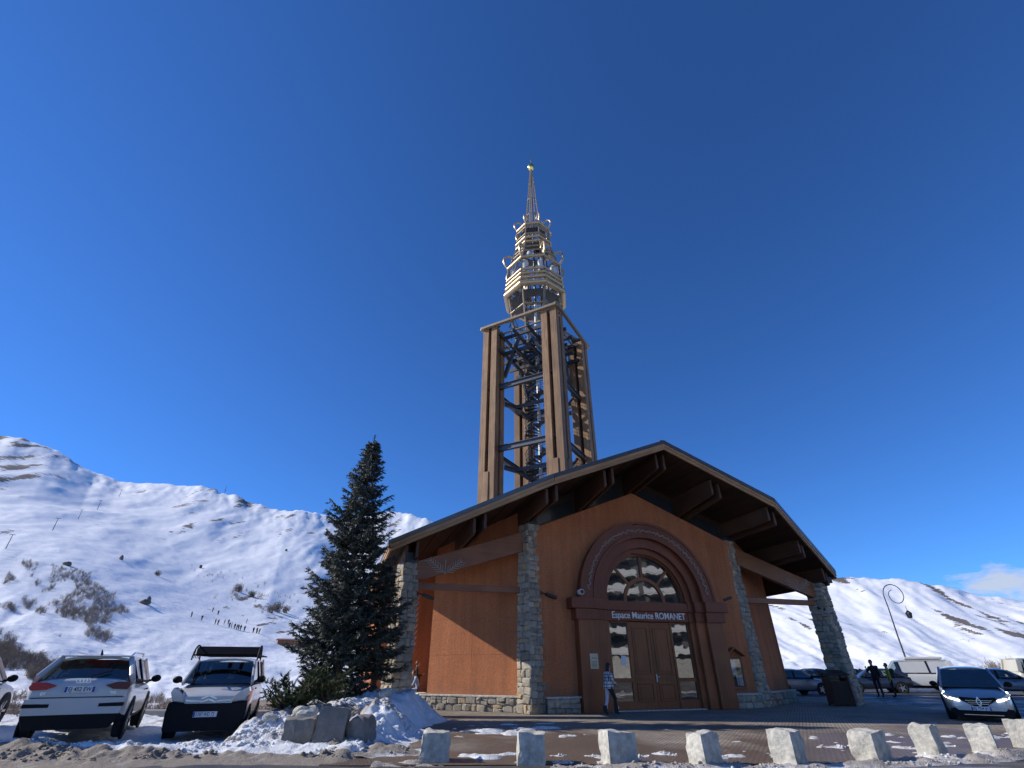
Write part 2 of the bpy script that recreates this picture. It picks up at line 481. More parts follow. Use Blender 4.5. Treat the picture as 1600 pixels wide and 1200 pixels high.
def slope_r(az, el, rmin=90, rmax=1400, n=260):
    """distance along a bearing at which the slope is seen at elevation el"""
    q = np.geomspace(rmin, rmax, n)
    z = terrain_z(np.full(n, az), q)[0]
    return float(q[np.argmin(np.abs(np.arctan2(z - CAM_H, q) - el))])
def terrain_material():
    m, nt, bs = new_mat('mountain snow')
    v = coords(nt, 'World')
    at = nd(nt, 'ShaderNodeAttribute'); at.attribute_name = 'rock'
    g = nd(nt, 'ShaderNodeNewGeometry')
    ln = nd(nt, 'ShaderNodeVectorMath', operation='LENGTH'); nt.links.new(g.outputs['Position'], ln.inputs[0])
    n1 = noise(nt, .09, 7, .66, v); n2 = noise(nt, .5, 5, .7, v); n3 = noise(nt, .02, 4, .6, v)
    f = mathn(nt, 'ADD', at.outputs['Fac'], mathn(nt, 'MULTIPLY', mathn(nt, 'SUBTRACT', n1, .5), 1.5))
    f = mathn(nt, 'ADD', f, mathn(nt, 'MULTIPLY', mathn(nt, 'SUBTRACT', n2, .5), .7))
    f = ramp(nt, [(.5, 0), (.6, 1)], f)
    snow = mixc(nt, ramp(nt, [(.35, 0), (.7, 1)], n3), (.8, .82, .85), (.87, .88, .89))
    rock = mixc(nt, n2, (.09, .07, .055), (.24, .2, .16))
    nt.links.new(mixc(nt, f, snow, rock), bs.inputs['Base Color'])
    bs.inputs['Roughness'].default_value = .7; bs.inputs['Specular IOR Level'].default_value = .25
    h = mathn(nt, 'ADD', noise(nt, .16, 6, .6, v), mathn(nt, 'MULTIPLY', noise(nt, .9, 4, .6, v), .15))
    bumpn(nt, bs, h, .5, 1.1)
    return m
def build_terrain():
    inner = np.radians(np.arange(-56, 52.01, .15)); outer = np.radians(np.concatenate([np.arange(52.6, 180, 3.0), np.arange(-180, -56.5, 3.0)]))
    az = np.concatenate([inner, outer]); na = len(az)
    rr = np.concatenate([[.5], np.geomspace(8, 16, 6), np.geomspace(17, 2600, 330)])
    nr = len(rr)
    A, Rr = np.meshgrid(az, rr, indexing='ij')
    Z, T = terrain_z(A, Rr)
    co = np.stack([Rr * np.sin(A), Rr * np.cos(A), Z - .012], -1).reshape(-1, 3)
    deg = np.degrees(A); lr = np.log(Rr)
    left = deg < 5
    u = np.where(left, (lr - .07 * deg) * 13, (lr + .13 * deg) * 11); v = np.where(left, deg * .55, deg * .4)
    fld = fbm(u * .8, v * .8, 4, 91); reg = fbm(deg * .12, lr * 3, 3, 95)
    rock = fld * 1.15 + reg * .5 - .13
    rock = rock * sstep(.42, .55, T)
    rock = np.where(left, rock - .10 + .34 * sstep(.78, .95, T), rock + .12) - .25 * (1 - sstep(.45, .6, T))
    me = bpy.data.meshes.new('snow_terrain')
    idx = np.arange(na * nr).reshape(na, nr)
    j = np.roll(idx, -1, axis=0)
    q = np.stack([idx[:, :-1], idx[:, 1:], j[:, 1:], j[:, :-1]], -1).reshape(-1, 4)
    me.vertices.add(len(co)); me.vertices.foreach_set('co', co.ravel())
    me.loops.add(q.size); me.loops.foreach_set('vertex_index', q.ravel().astype(np.int32))
    me.polygons.add(len(q)); me.polygons.foreach_set('loop_start', np.arange(0, q.size, 4, dtype=np.int32))
    me.polygons.foreach_set('use_smooth', np.ones(len(q), bool))
    me.update(calc_edges=True)
    a = me.attributes.new('rock', 'FLOAT', 'POINT'); a.data.foreach_set('value', rock.ravel().astype(np.float32))
    b = bmesh.new(); b.from_mesh(me)
    if sum(f.normal.z for f in list(b.faces)[:2000]) < 0: bmesh.ops.reverse_faces(b, faces=b.faces)
    b.to_mesh(me); b.free()
    me.materials.append(terrain_material())
    return tag(link_mesh('snow_terrain', me), kind='structure')
build_terrain()

# ------------------------------------------------------------------ square, road, car park
def paving_mat():
    m, nt, bs = new_mat('setts of the square')
    v = coords(nt, 'World', (1, 1, 1), (0, 0, R(-17.5)))
    br = nd(nt, 'ShaderNodeTexBrick'); nt.links.new(v, br.inputs['Vector'])
    br.inputs['Scale'].default_value = 3.6; br.inputs['Mortar Size'].default_value = .045; br.inputs['Bias'].default_value = .1
    br.inputs['Color1'].default_value = (.4, .33, .26, 1); br.inputs['Color2'].default_value = (.5, .43, .35, 1); br.inputs['Mortar'].default_value = (.1, .08, .06, 1)
    big = noise(nt, .45, 5, .6, v); damp = noise(nt, .28, 4, .65, v)
    c = mixc(nt, 1, br.outputs['Color'], ramp(nt, [(.3, .6), (.7, 1.15)], big), 'MULTIPLY')
    gp = nd(nt, 'ShaderNodeNewGeometry'); sy = nd(nt, 'ShaderNodeSeparateXYZ'); nt.links.new(gp.outputs['Position'], sy.inputs[0])
    yy = mathn(nt, 'SUBTRACT', sy.outputs['Y'], mathn(nt, 'MULTIPLY', sy.outputs['X'], .1))
    damp = mathn(nt, 'SUBTRACT', mathn(nt, 'ADD', damp, .78), mathn(nt, 'MULTIPLY', yy, .05))
    wet = ramp(nt, [(.42, 0), (.58, 1)], damp)
    c = mixc(nt, mathn(nt, 'MULTIPLY', wet, .72), c, (.11, .068, .045))
    nt.links.new(c, bs.inputs['Base Color'])
    nt.links.new(ramp(nt, [(0, .85), (1, .42)], wet), bs.inputs['Roughness'])
    bumpn(nt, bs, mathn(nt, 'ADD', mathn(nt, 'SUBTRACT', 1.0, br.outputs['Fac']), noise(nt, 14, 4, .6, v)), 1.0, .025)
    return m
def asphalt_mat(name, c=(.06, .057, .055), slush=.5):
    m, nt, bs = new_mat(name)
    v = coords(nt, 'World')
    n = noise(nt, 40, 4, .7, v); b = noise(nt, .6, 5, .65, v); sgr = noise(nt, .5, 6, .7, coords(nt, 'World', (.5, 1.6, 1)))
    cc = mixc(nt, 1, c, ramp(nt, [(.3, .65), (.7, 1.4)], n), 'MULTIPLY')
    cc = mixc(nt, 1, cc, ramp(nt, [(.3, .7), (.7, 1.3)], b), 'MULTIPLY')
    f = ramp(nt, [(.54, 0), (.62, slush)], sgr)
    cc = mixc(nt, f, cc, mixc(nt, n, (.3, .29, .27), (.6, .6, .6)))
    nt.links.new(cc, bs.inputs['Base Color'])
    nt.links.new(ramp(nt, [(.4, .35), (.65, .8)], b), bs.inputs['Roughness'])
    bumpn(nt, bs, n, .6, .012)
    return m
def sheet(name, pts, z, mat, sub=1):
    m = MB()
    m.add([(x, y, z) for x, y in pts], [tuple(range(len(pts)))])
    o = m.build(name, mat); return tag(o, kind='structure')
M['asphalt'] = asphalt_mat('road asphalt', (.075, .066, .058), .55)
M['lot'] = asphalt_mat('car park asphalt', (.05, .052, .058), .75)
sheet('road', [(-60, -12), (60, -12), (60, 16.5), (16, 12.6), (8, 11.45), (-3, 11.15), (-9, 11.9), (-60, 14.5)], .004, M['asphalt'])
sheet('car_park', [(8.5, 11.55), (16, 12.65), (60, 16.6), (60, 49), (12, 49), (12, 30), (9.2, 20)], .008, M['lot'])
sheet('square', [(-3.6, 11.2), (8, 11.5), (15, 12.7), (17.5, 20), (18.5, 30), (18.5, 33), (-13.5, 33), (-13.5, 19.1), (-4.5, 19.1)], .012, paving_mat())

# ------------------------------------------------------------------ lying snow near the camera
def snow_mat(name, dirt=.5, dirtc=(.2, .155, .115), scale=1.0):
    m, nt, bs = new_mat(name)
    v = coords(nt, 'World')
    n1 = noise(nt, 1.3 * scale, 6, .68, v); n2 = noise(nt, 9 * scale, 5, .7, v); n3 = noise(nt, 38, 3, .6, v)
    at = nd(nt, 'ShaderNodeAttribute'); at.attribute_name = 'dirt'
    f = mathn(nt, 'ADD', mathn(nt, 'MULTIPLY', n1, .9), mathn(nt, 'MULTIPLY', n2, .7))
    f = mathn(nt, 'ADD', mathn(nt, 'SUBTRACT', f, .8), at.outputs['Fac'])
    f = ramp(nt, [(.25, 0), (.8, 1)], f)
    c = mixc(nt, mathn(nt, 'MULTIPLY', f, dirt * 1.6, True), (.8, .81, .82), mixc(nt, n3, dirtc, (.42, .37, .31)))
    nt.links.new(c, bs.inputs['Base Color']); bs.inputs['Roughness'].default_value = .75; bs.inputs['Specular IOR Level'].default_value = .3
    bumpn(nt, bs, mathn(nt, 'ADD', n2, mathn(nt, 'MULTIPLY', n3, .6)), .8, .05)
    return m
M['dirtysnow'] = snow_mat('dirty roadside snow', .66, (.15, .115, .085))
M['packsnow'] = snow_mat('trodden snow', .55)
M['heapsnow'] = snow_mat('snow of the tree heap', .66, (.17, .13, .1))

def heightfield(name, x0, x1, y0, y1, step, hf, mat, kind='stuff', label=None, cat=None, cut=-.03):
    xs = np.arange(x0, x1, step); ys = np.arange(y0, y1, step)
    X, Y = np.meshgrid(xs, ys, indexing='ij')
    Z, D = hf(X, Y)
    nx, ny = X.shape
    idx = np.arange(nx * ny).reshape(nx, ny)
    q = np.stack([idx[:-1, :-1], idx[1:, :-1], idx[1:, 1:], idx[:-1, 1:]], -1).reshape(-1, 4)
    zz = Z.ravel()
    q = q[(zz[q] > cut).any(1)]
    used = np.unique(q); mp = -np.ones(nx * ny, int); mp[used] = np.arange(len(used))
    co = np.stack([X.ravel(), Y.ravel(), np.maximum(zz, -.05)], -1)[used]; q = mp[q]
    me = bpy.data.meshes.new(name)
    me.vertices.add(len(co)); me.vertices.foreach_set('co', co.ravel())
    me.loops.add(q.size); me.loops.foreach_set('vertex_index', q.ravel().astype(np.int32))
    me.polygons.add(len(q)); me.polygons.foreach_set('loop_start', np.arange(0, q.size, 4, dtype=np.int32))
    me.polygons.foreach_set('use_smooth', np.ones(len(q), bool))
    me.update(calc_edges=True)
    a = me.attributes.new('dirt', 'FLOAT', 'POINT'); a.data.foreach_set('value', D.ravel()[used].astype(np.float32))
    me.materials.append(mat)
    return tag(link_mesh(name, me), label, cat, kind=kind)

def front_line(X):      # where the roadside ridge runs
    return 12.35 + .05 * (X + 9) + .25 * np.sin(X * .9)
def h_parking(X, Y):
    n = fbm(X * .8, Y * .8, 5, 3); f = fbm(X * 3.5, Y * 3.5, 4, 8); ff = fbm(X * 9, Y * 9, 3, 12)
    base = .03 + .2 * sstep(-8.5, -13, X) * sstep(12, 13.5, Y) + .055 * n
    base = base * sstep(11.4, 12.6, Y + .5 * n)
    d = Y - front_line(X)
    ridge = np.exp(-(d / np.where(d < 0, .75, .5)) ** 2) * (.17 + .15 * np.maximum(fbm(X * .9, Y * .5, 3, 15), -.6))
    h = base + ridge * (1 + .35 * f) + .05 * f * sstep(-.02, .1, base + ridge) + .018 * ff * sstep(0, .1, base + ridge)
    # slush tongues on the road
    tongue = sstep(.12, .5, fbm(X * .35, Y * 1.7, 4, 61)) * .05 * sstep(10.2, 11.4, Y) + .02 * f - .018
    h = np.where(Y < 12.2, np.maximum(h, tongue), h)
    h = h - .3 * sstep(-3.4, -2.6, X) - .1 * sstep(19.0, 19.4, Y)
    dirt = .28 - .75 * sstep(.02, .25, h) * sstep(12.0, 13.2, Y) + .6 * (Y < 12.1) + .2 * f - .35 * sstep(13.0, 14.2, Y)
    return h, dirt
heightfield('roadside_snow', -19, -2.2, 10.0, 19.4, .045, h_parking, M['dirtysnow'])

TREE = (-5.9, 18.3)
def h_heap(X, Y):
    n = fbm(X * .9, Y * .9, 5, 103); f = fbm(X * 3.2, Y * 3.2, 4, 108); ff = fbm(X * 9, Y * 9, 3, 112)
    cx = -5.15 + .10 * (Y - 16); hw = 1.15 + .22 * (Y - 13)
    dx = np.abs(X - cx) / hw
    rise = sstep(12.6, 14.3, Y) * (.42 + .075 * (Y - 13)) * (1 - sstep(19.0, 20.2, Y))
    h = rise * (1 - sstep(.62, 1.12, dx + .12 * n))
    rg = np.exp(-(((X + 3.55) / .75) ** 2 + ((Y - 15.0) / 2.2) ** 2)) * .62
    h = np.maximum(h, rg * (1 + .45 * n + .22 * f))
    h = h + .15 * f * sstep(.05, .3, h) + .05 * ff * sstep(.02, .2, h) - .03
    toe = np.exp(-(((X + 3.3) / 1.3) ** 2 + ((Y - 12.75) / .5) ** 2)) * .22 * (1 + .5 * f)
    h = np.maximum(h, toe + .02 * ff - .03)
    dirt = .34 + .6 * n + .45 * f - .3 * sstep(-3.9, -3.2, X) + .35 * sstep(13.4, 12.6, Y) + .18 * (X < -4.2) * (Y < 16)
    return h, dirt
heightfield('heaped_snow', -9.2, -1.6, 12.0, 20.4, .04, h_heap, M['heapsnow'])

def h_square(X, Y):
    w = fbm(X * .28, Y * .75, 4, 203); f = fbm(X * 2.2, Y * 4.0, 4, 208); ff = fbm(X * 10, Y * 10, 3, 212)
    edge = np.interp(X, [-4, -1, 3, 6, 8, 10, 12, 14, 22], [11.2, 11.15, 10.85, 10.95, 11.35, 11.9, 12.5, 12.9, 14.6])
    d = Y - edge
    row = np.exp(-((d - .1) / np.where(d < .1, .18, .28)) ** 2) * sstep(.0, 2.5, X) * .085
    patch = (sstep(.0, .55, w + .7 * f + .42 * sstep(3, 9, X) * (1 - sstep(2.5, 5.5, d)) - .34) * .07) * sstep(-.5, .2, d) * (1 - sstep(6.5, 9.5, d))
    h = row * (1 + .8 * f) + patch + .012 * ff + .012 * f - .022
    h = np.where(Y > 20.3, -1, h)
    dirt = .22 + .55 * np.exp(-((d - .1) / .4) ** 2) + .45 * f
    return h, dirt
heightfield('square_snow_patches', -2.6, 21.5, 10.6, 20.3, .05, h_square, M['packsnow'])

# low concrete kerb wall along the back of the car park on the left
k = MB()
k.beam((-24, 19.9, .1), (-7.9, 18.9, .1), .35, .5)
tag(k.build('kerb_wall', plain('grey kerb concrete', (.27, .26, .25), .85, 0, .2, 5, .4), bevel=.03), 'low grey concrete wall behind the parked white cars', 'wall')

def clods(name, hf, x0, x1, y0, y1, n, seed, mat, smin=.02, smax=.13, hmin=.06):
    """broken lumps of ploughed snow lying on the banks, one mass"""
    g = np.random.default_rng(seed)
    X = g.uniform(x0, x1, n * 6); Y = g.uniform(y0, y1, n * 6); Z, D = hf(X, Y)
    k = np.where((Z > hmin) & (fbm(X * 1.1, Y * 1.6, 3, seed) > -.05))[0][:n]
    b = bmesh.new(); bmesh.ops.create_icosphere(b, subdivisions=1, radius=1.0)
    bv = np.array([tuple(v.co) for v in b.verts]); bf = np.array([[v.index for v in f.verts] for f in b.faces]); b.free()
    V = []; Fc = []; nn = 0; DD = []
    for i in k:
        s = smin * (smax / smin) ** (g.random() ** 2.2)
        v = bv * (1 + .35 * g.standard_normal((len(bv), 1)) * .6) * [s * g.uniform(.8, 1.5), s * g.uniform(.8, 1.5), s * g.uniform(.5, 1.0)] + [X[i], Y[i], Z[i] + s * .25]
        V.append(v); Fc.append(bf + nn); nn += len(v); DD.append(np.full(len(v), D[i] + g.uniform(-.2, .35)))
    V = np.concatenate(V); Fc = np.concatenate(Fc); DD = np.concatenate(DD)
    me = bpy.data.meshes.new(name); me.vertices.add(len(V)); me.vertices.foreach_set('co', V.ravel())
    me.loops.add(Fc.size); me.loops.foreach_set('vertex_index', Fc.ravel().astype(np.int32))
    me.polygons.add(len(Fc)); me.polygons.foreach_set('loop_start', np.arange(0, Fc.size, 3, dtype=np.int32)); me.update(calc_edges=True)
    a = me.attributes.new('dirt', 'FLOAT', 'POINT'); a.data.foreach_set('value', DD.astype(np.float32)); me.materials.append(mat)
    return tag(link_mesh(name, me), kind='stuff')
clods('roadside_snow_clods', h_parking, -17, -3, 11.3, 13.4, 3000, 5, M['dirtysnow'], .01, .05)
clods('heap_snow_clods', h_heap, -7.6, -2.2, 12.3, 16.5, 2600, 6, M['heapsnow'], .01, .055, .03)
clods('square_snow_clods', h_square, 0, 16, 10.8, 13.6, 1400, 7, M['packsnow'], .008, .035, .01)
# ------------------------------------------------------------------ the hall
BO = (6.25, 23.4); BA = R(17.5)
def B2W(lx, ly, z=0):
    c, s = math.cos(BA), math.sin(BA)
    return Vector((BO[0] + lx * c - ly * s, BO[1] + lx * s + ly * c, z))
hall = empty('alpine_hall', (BO[0], BO[1], 0), BA, 'terracotta hall with wide dark gable roof, stone pillars and arched portal', 'building')
def zt(x): return 10.74 - .4 * abs(x)
def zs(x): return 10.30 - .4 * abs(x)
YB = 24.0
FRONT = [(-11.7, .28), (-5.61, -2.83), (0, -2.83), (5.61, -2.83), (11.7, .28)]

# walls
def wall_seg(p, q, z0, top_off, th, name, mat, parent=hall):
    p = Vector(p); q = Vector(q); d = (q - p).normalized(); n = Vector((-d.y, d.x))
    m = MB()
    pts = [p, q, q + n * th, p + n * th]
    vs = [(v.x, v.y, z0) for v in pts] + [(v.x, v.y, zs(v.x) - top_off) for v in pts]
    m.add(vs, [(0, 1, 2, 3), (4, 5, 6, 7), (0, 1, 5, 4), (1, 2, 6, 5), (2, 3, 7, 6), (3, 0, 4, 7)])
    return m.build(name, mat, parent)
TW = lambda y0: (lambda u, v, w: (u, y0 + w, v))
arc = [(2.4 * math.cos(R(a)), 4.15 + 2.4 * math.sin(R(a))) for a in range(180, -1, -6)]
def wt(x): return 9.2 - .4 * abs(x)
m = MB()
m.poly([(-5.35, 0), (-2.4, 0)] + arc + [(2.4, 0), (5.35, 0), (5.35, wt(5.35)), (0, wt(0)), (-5.35, wt(5.35))], [], TW(.45), .3)
m.build('wall', M['stucco'], hall)
# dark clerestory between wall head and soffit
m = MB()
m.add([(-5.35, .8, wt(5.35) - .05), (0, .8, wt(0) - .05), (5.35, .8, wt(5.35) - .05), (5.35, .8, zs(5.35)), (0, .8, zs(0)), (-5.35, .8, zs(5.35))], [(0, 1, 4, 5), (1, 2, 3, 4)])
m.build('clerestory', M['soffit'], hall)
for x0, x1 in ((-5.1, -3.2), (-2.5, -.55), (.55, 2.5), (3.2, 5.1)):
    m = MB(); m.poly([(x0, wt(x0) + .1), (x1, wt(x1) + .1), (x1, zs(x1) - .35), (x0, zs(x0) - .35)], [], TW(.76), .03)
    m.build('pane', M['darkglass'], hall)

for sx in (-1, 1):
    P = Vector((sx * 5.3, .9)); Q = Vector((9.4, 3.1) if sx > 0 else (-9.1, 4.1))
    a, b = (Q, P) if sx < 0 else (P, Q)
    bk = wall_seg(a, b, .5, .02, .28, 'wing_wall', M['mortar'])
    d = (b - a).normalized(); n = Vector((d.y, -d.x)); ln = (b - a).length
    joint = .42 if sx < 0 else .58
    us = [0, joint, 1]; rows = [.57, 2.02, 3.42, None]
    for i in range(2):
        for jn in range(3):
            u0 = us[i] * ln + (.004 if i else -.02); u1 = us[i + 1] * ln - (.004 if i == 0 else 0)
            p0 = a + d * u0; p1 = a + d * u1
            z0 = rows[jn] + (.004 if jn else 0)
            t0, t1 = ((rows[jn + 1] - .004,) * 2) if rows[jn + 1] else (zs(p0.x) - .05, zs(p1.x) - .05)
            vs = []
            for off in (.03 + .002 * ((i + jn) % 2), -.01):
                vs += [(p0.x + n.x * off, p0.y + n.y * off, z0), (p1.x + n.x * off, p1.y + n.y * off, z0), (p1.x + n.x * off, p1.y + n.y * off, t1), (p0.x + n.x * off, p0.y + n.y * off, t0)]
            MB().add(vs, [(0, 1, 2, 3), (7, 6, 5, 4), (0, 4, 5, 1), (1, 5, 6, 2), (2, 6, 7, 3), (3, 7, 4, 0)]).build('stucco_panel', M['stucco'], hall)
    s9 = [tuple(Q), (sx * 8.7, Q.y + .55), (sx * 7.9, 8.4), (sx * 11.3, 8.4), (sx * 11.3, YB - 1)]
    for i in range(4):
        p, q = (s9[i + 1], s9[i]) if sx < 0 else (s9[i], s9[i + 1])
        wall_seg(p, q, 0, .02, .28, 'wall', M['stucco'])
wall_seg((11.3, YB - 1), (-11.3, YB - 1), 0, .3, .28, 'wall', M['stucco'])

# roof
m = MB()
for sx in (-1, 1):
    pl = [(0, -2.83), (sx * 5.61, -2.83), (sx * 11.7, .28), (sx * 11.7, YB), (0, YB)]
    vs = [(x, y, zt(x) - .10) for x, y in pl] + [(x, y, zt(x) - .16) for x, y in pl]
    m.add(vs, [(0, 1, 2, 3, 4), (5, 6, 7, 8, 9)] + [(i, (i + 1) % 5, 5 + (i + 1) % 5, 5 + i) for i in range(5)])
roof = m.build('roof', M['roofmetal'], hall)
for sx in (-1, 1):                       # standing seams
    for i in range(1, 30):
        y = -2.6 + i * .9
        xs = 11.6 if y > .3 else 5.6 + (y + 2.83) / .51
        MB().beam((sx * .05, y, zt(.05) - .085), (sx * xs, y, zt(xs) - .085), .04, .05).build('roof_seam', M['roofmetal'], roof)
m = MB().beam((0, -2.85, zt(0) - .04), (0, YB, zt(0) - .04), .3, .1)
m.build('ridge_cap', M['roofmetal'], roof)
# soffit boards: each plank runs parallel to the ridge
def yfront(x):
    x = abs(x)
    return -2.83 if x <= 5.61 else -2.83 + (x - 5.61) * .5107
nb = 78
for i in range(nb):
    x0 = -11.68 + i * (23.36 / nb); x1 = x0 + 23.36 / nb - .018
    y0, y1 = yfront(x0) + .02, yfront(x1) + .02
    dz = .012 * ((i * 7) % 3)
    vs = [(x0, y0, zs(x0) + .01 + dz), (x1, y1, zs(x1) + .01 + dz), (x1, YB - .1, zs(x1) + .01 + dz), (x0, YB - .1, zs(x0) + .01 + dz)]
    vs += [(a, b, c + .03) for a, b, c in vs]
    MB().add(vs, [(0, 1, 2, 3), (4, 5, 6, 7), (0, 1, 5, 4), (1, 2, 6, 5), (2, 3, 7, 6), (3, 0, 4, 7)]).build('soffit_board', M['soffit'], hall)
def edge_board(p, q, o0, o1, t0, t1, name, mat, parent):
    p = Vector(p); q = Vector(q); d = q - p; L = d.length; n = Vector((d.y, -d.x)).normalized()
    dz = (zt(q.x) - zt(p.x))
    e = Vector((0, 0, 0))
    vs = []
    for P_ in (p, q):
        for o in (o0, o1):
            for t in (t0, t1):
                vs.append((P_.x + n.x * o, P_.y + n.y * o, zt(P_.x) - t))
    b = MB().add(vs, [(0, 1, 3, 2), (4, 6, 7, 5), (0, 4, 5, 1), (2, 3, 7, 6), (0, 2, 6, 4), (1, 5, 7, 3)])
    # object axes along the board so that the grain follows it
    ang = math.atan2(d.y, d.x); M3 = Matrix.Rotation(-ang, 3, 'Z'); c = Vector((p.x, p.y, zt(p.x)))
    sl_ = math.atan2(dz, L); M4 = Matrix.Rotation(sl_, 3, 'Y')
    b.v = [tuple(M4 @ (M3 @ (Vector(v) - c))) for v in b.v]
    o = b.build(name, mat, parent, loc=c)
    o.rotation_mode = 'QUATERNION'
    o.rotation_quaternion = (M3.inverted() @ M4.inverted()).to_quaternion()
    return o
EDGES = [((FRONT[i][0], FRONT[i][1]), (FRONT[i + 1][0], FRONT[i + 1][1])) for i in range(4)] + [((-11.7, YB), (-11.7, .28)), ((11.7, .28), (11.7, YB))]
for p, q in EDGES:
    edge_board(p, q, .005, .07, .00, .17, 'flashing', M['roofmetal'], roof)
    edge_board(p, q, .0, .05, .175, .31, 'fascia_board', M['fascia'], hall)
    edge_board(p, q, -.05, .02, .305, .45, 'fascia_board', M['fascia'], hall)

# purlins in pairs
for cx in (-10.8, -8.3, -5.6, -2.8, 0, 2.8, 5.6, 8.3, 10.8):
    for off in (-.2, .2):
        x = cx + off
        yf = yfront(x) + (.45 if abs(cx) < 5 else .3)
        yi = .78 if abs(cx) < 5 else (1.3 if abs(cx) < 6 else (2.6 if abs(cx) < 9 else 8.3))
        top = zs(x) - .005
        d0 = .74; d1 = 1.08 if abs(cx) < 6 else .72
        if abs(cx) > 5: d0 = .66; d1 = .74
        T = lambda u, v, w, x=x: (x - .06 + w, u, v)
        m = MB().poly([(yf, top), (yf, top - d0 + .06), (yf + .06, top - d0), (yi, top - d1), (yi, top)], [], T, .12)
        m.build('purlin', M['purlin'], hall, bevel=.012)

# rubble masonry -----------------------------------------------------------
STONES = []
def unit_stone(seed):
    r = random.Random(seed)
    n = 8; base = []
    cs = [(-.5, -.5), (0, -.5), (.5, -.5), (.5, 0), (.5, .5), (0, .5), (-.5, .5), (-.5, 0)]
    for i, (x, z) in enumerate(cs):
        k = .10 if i % 2 == 0 else .03
        base.append((x * (1 - r.random() * k * 1.6), z * (1 - r.random() * k * 1.6)))
    vs = [(x, 0, z) for x, z in base]
    vs += [(x * .96, -.55 - .1 * r.random(), z * .96) for x, z in base]
    vs += [(x * r.uniform(.66, .84), -.85 - .3 * r.random(), z * r.uniform(.66, .84)) for x, z in base]
    vs.append((r.uniform(-.1, .1), -1.0 - .3 * r.random(), r.uniform(-.1, .1)))
    fs = []
    for i in range(8):
        j = (i + 1) % 8
        fs += [(i, j, 8 + j, 8 + i), (8 + i, 8 + j, 16 + j, 16 + i), (16 + i, 16 + j, 24)]
    return MB().add(vs, fs).mesh('rubble_stone', M['stone'], smooth=50)
for s_ in range(14): STONES.append(unit_stone(100 + s_))
def masonry(parent, O, U, N, wfun, z0, z1, seed, hmin=.15, hmax=.31, wmin=.2, wmax=.46, depth=.055, lean=0):
    """irregular courses of separate stones on a face: O foot of the face centre, U along it, N outwards"""
    r = random.Random(seed)
    O = Vector(O); U = Vector(U).normalized(); N = Vector(N).normalized()
    rz = math.atan2(U.y, U.x)
    z = z0; cnt = 0
    while z < z1 - .04:
        h = r.uniform(hmin, hmax)
        if z1 - (z + h) < hmin * .7: h = z1 - z
        w, setb = wfun((z + h / 2))
        u = -w / 2
        while u < w / 2 - .03:
            ww = r.uniform(wmin, wmax)
            if w / 2 - (u + ww) < wmin * .75: ww = w / 2 - u
            parts = [(z, h)]
            if h > .24 and r.random() < .25: hh = h * r.uniform(.4, .6); parts = [(z, hh), (z + hh, h - hh)]
            for (zz, hh) in parts:
                c = O + U * (u + ww / 2) - N * setb
                o = link_mesh('stone', r.choice(STONES), parent, (c.x, c.y, zz + hh / 2 + r.uniform(-.012, .012)), (r.uniform(-.06, .06), r.uniform(-.13, .13), rz + r.uniform(-.06, .06)),
                              (ww + .012, depth * r.uniform(.5, 1.8), hh + .012))
                if r.random() < .5: o.scale.x *= -1; o.scale.y *= 1
                cnt += 1
            u += ww
        z += h
    return cnt
def pillar(lx, ly, top, sb, st, ang, seed):
    hw = lambda z: (sb + (st - sb) * z / top) / 2
    m = MB(); ca, sa = math.cos(ang), math.sin(ang)
    vs = []
    for z in (0, top):
        for x, y in ((-1, -1), (1, -1), (1, 1), (-1, 1)):
            h = hw(z) - .02
            vs.append((lx + (x * ca - y * sa) * h, ly + (x * sa + y * ca) * h, z))
    m.add(vs, [(0, 1, 2, 3), (4, 5, 6, 7), (0, 1, 5, 4), (1, 2, 6, 5), (2, 3, 7, 6), (3, 0, 4, 7)])
    core = m.build('stone_pillar', M['mortar'], hall)
    tot = 0
    for k_ in range(4):
        a = ang + k_ * math.pi / 2
        U = (math.cos(a), math.sin(a), 0); N = (math.sin(a), -math.cos(a), 0)
        h0 = hw(0)
        O = (lx + N[0] * (h0 - .02), ly + N[1] * (h0 - .02), 0)
        vis = k_ in (0, 3)
        tot += masonry(core, O, U, N, lambda z: (2 * hw(z) + .02, hw(0) - hw(z)), 0, top, seed * 10 + k_, *((.17, .34, .2, .44) if vis else (.3, .5, .3, .6)))
    return core
PANG = R(22)
pillar(-10.8, .9, 5.28, .80, .66, PANG, 1)
pillar(-5.5, .75, 7.22, .82, .66, PANG, 2)
pillar(5.4, .9, 7.22, .84, .68, PANG, 3)
pillar(10.7, .85, 5.35, .92, .78, PANG, 4)

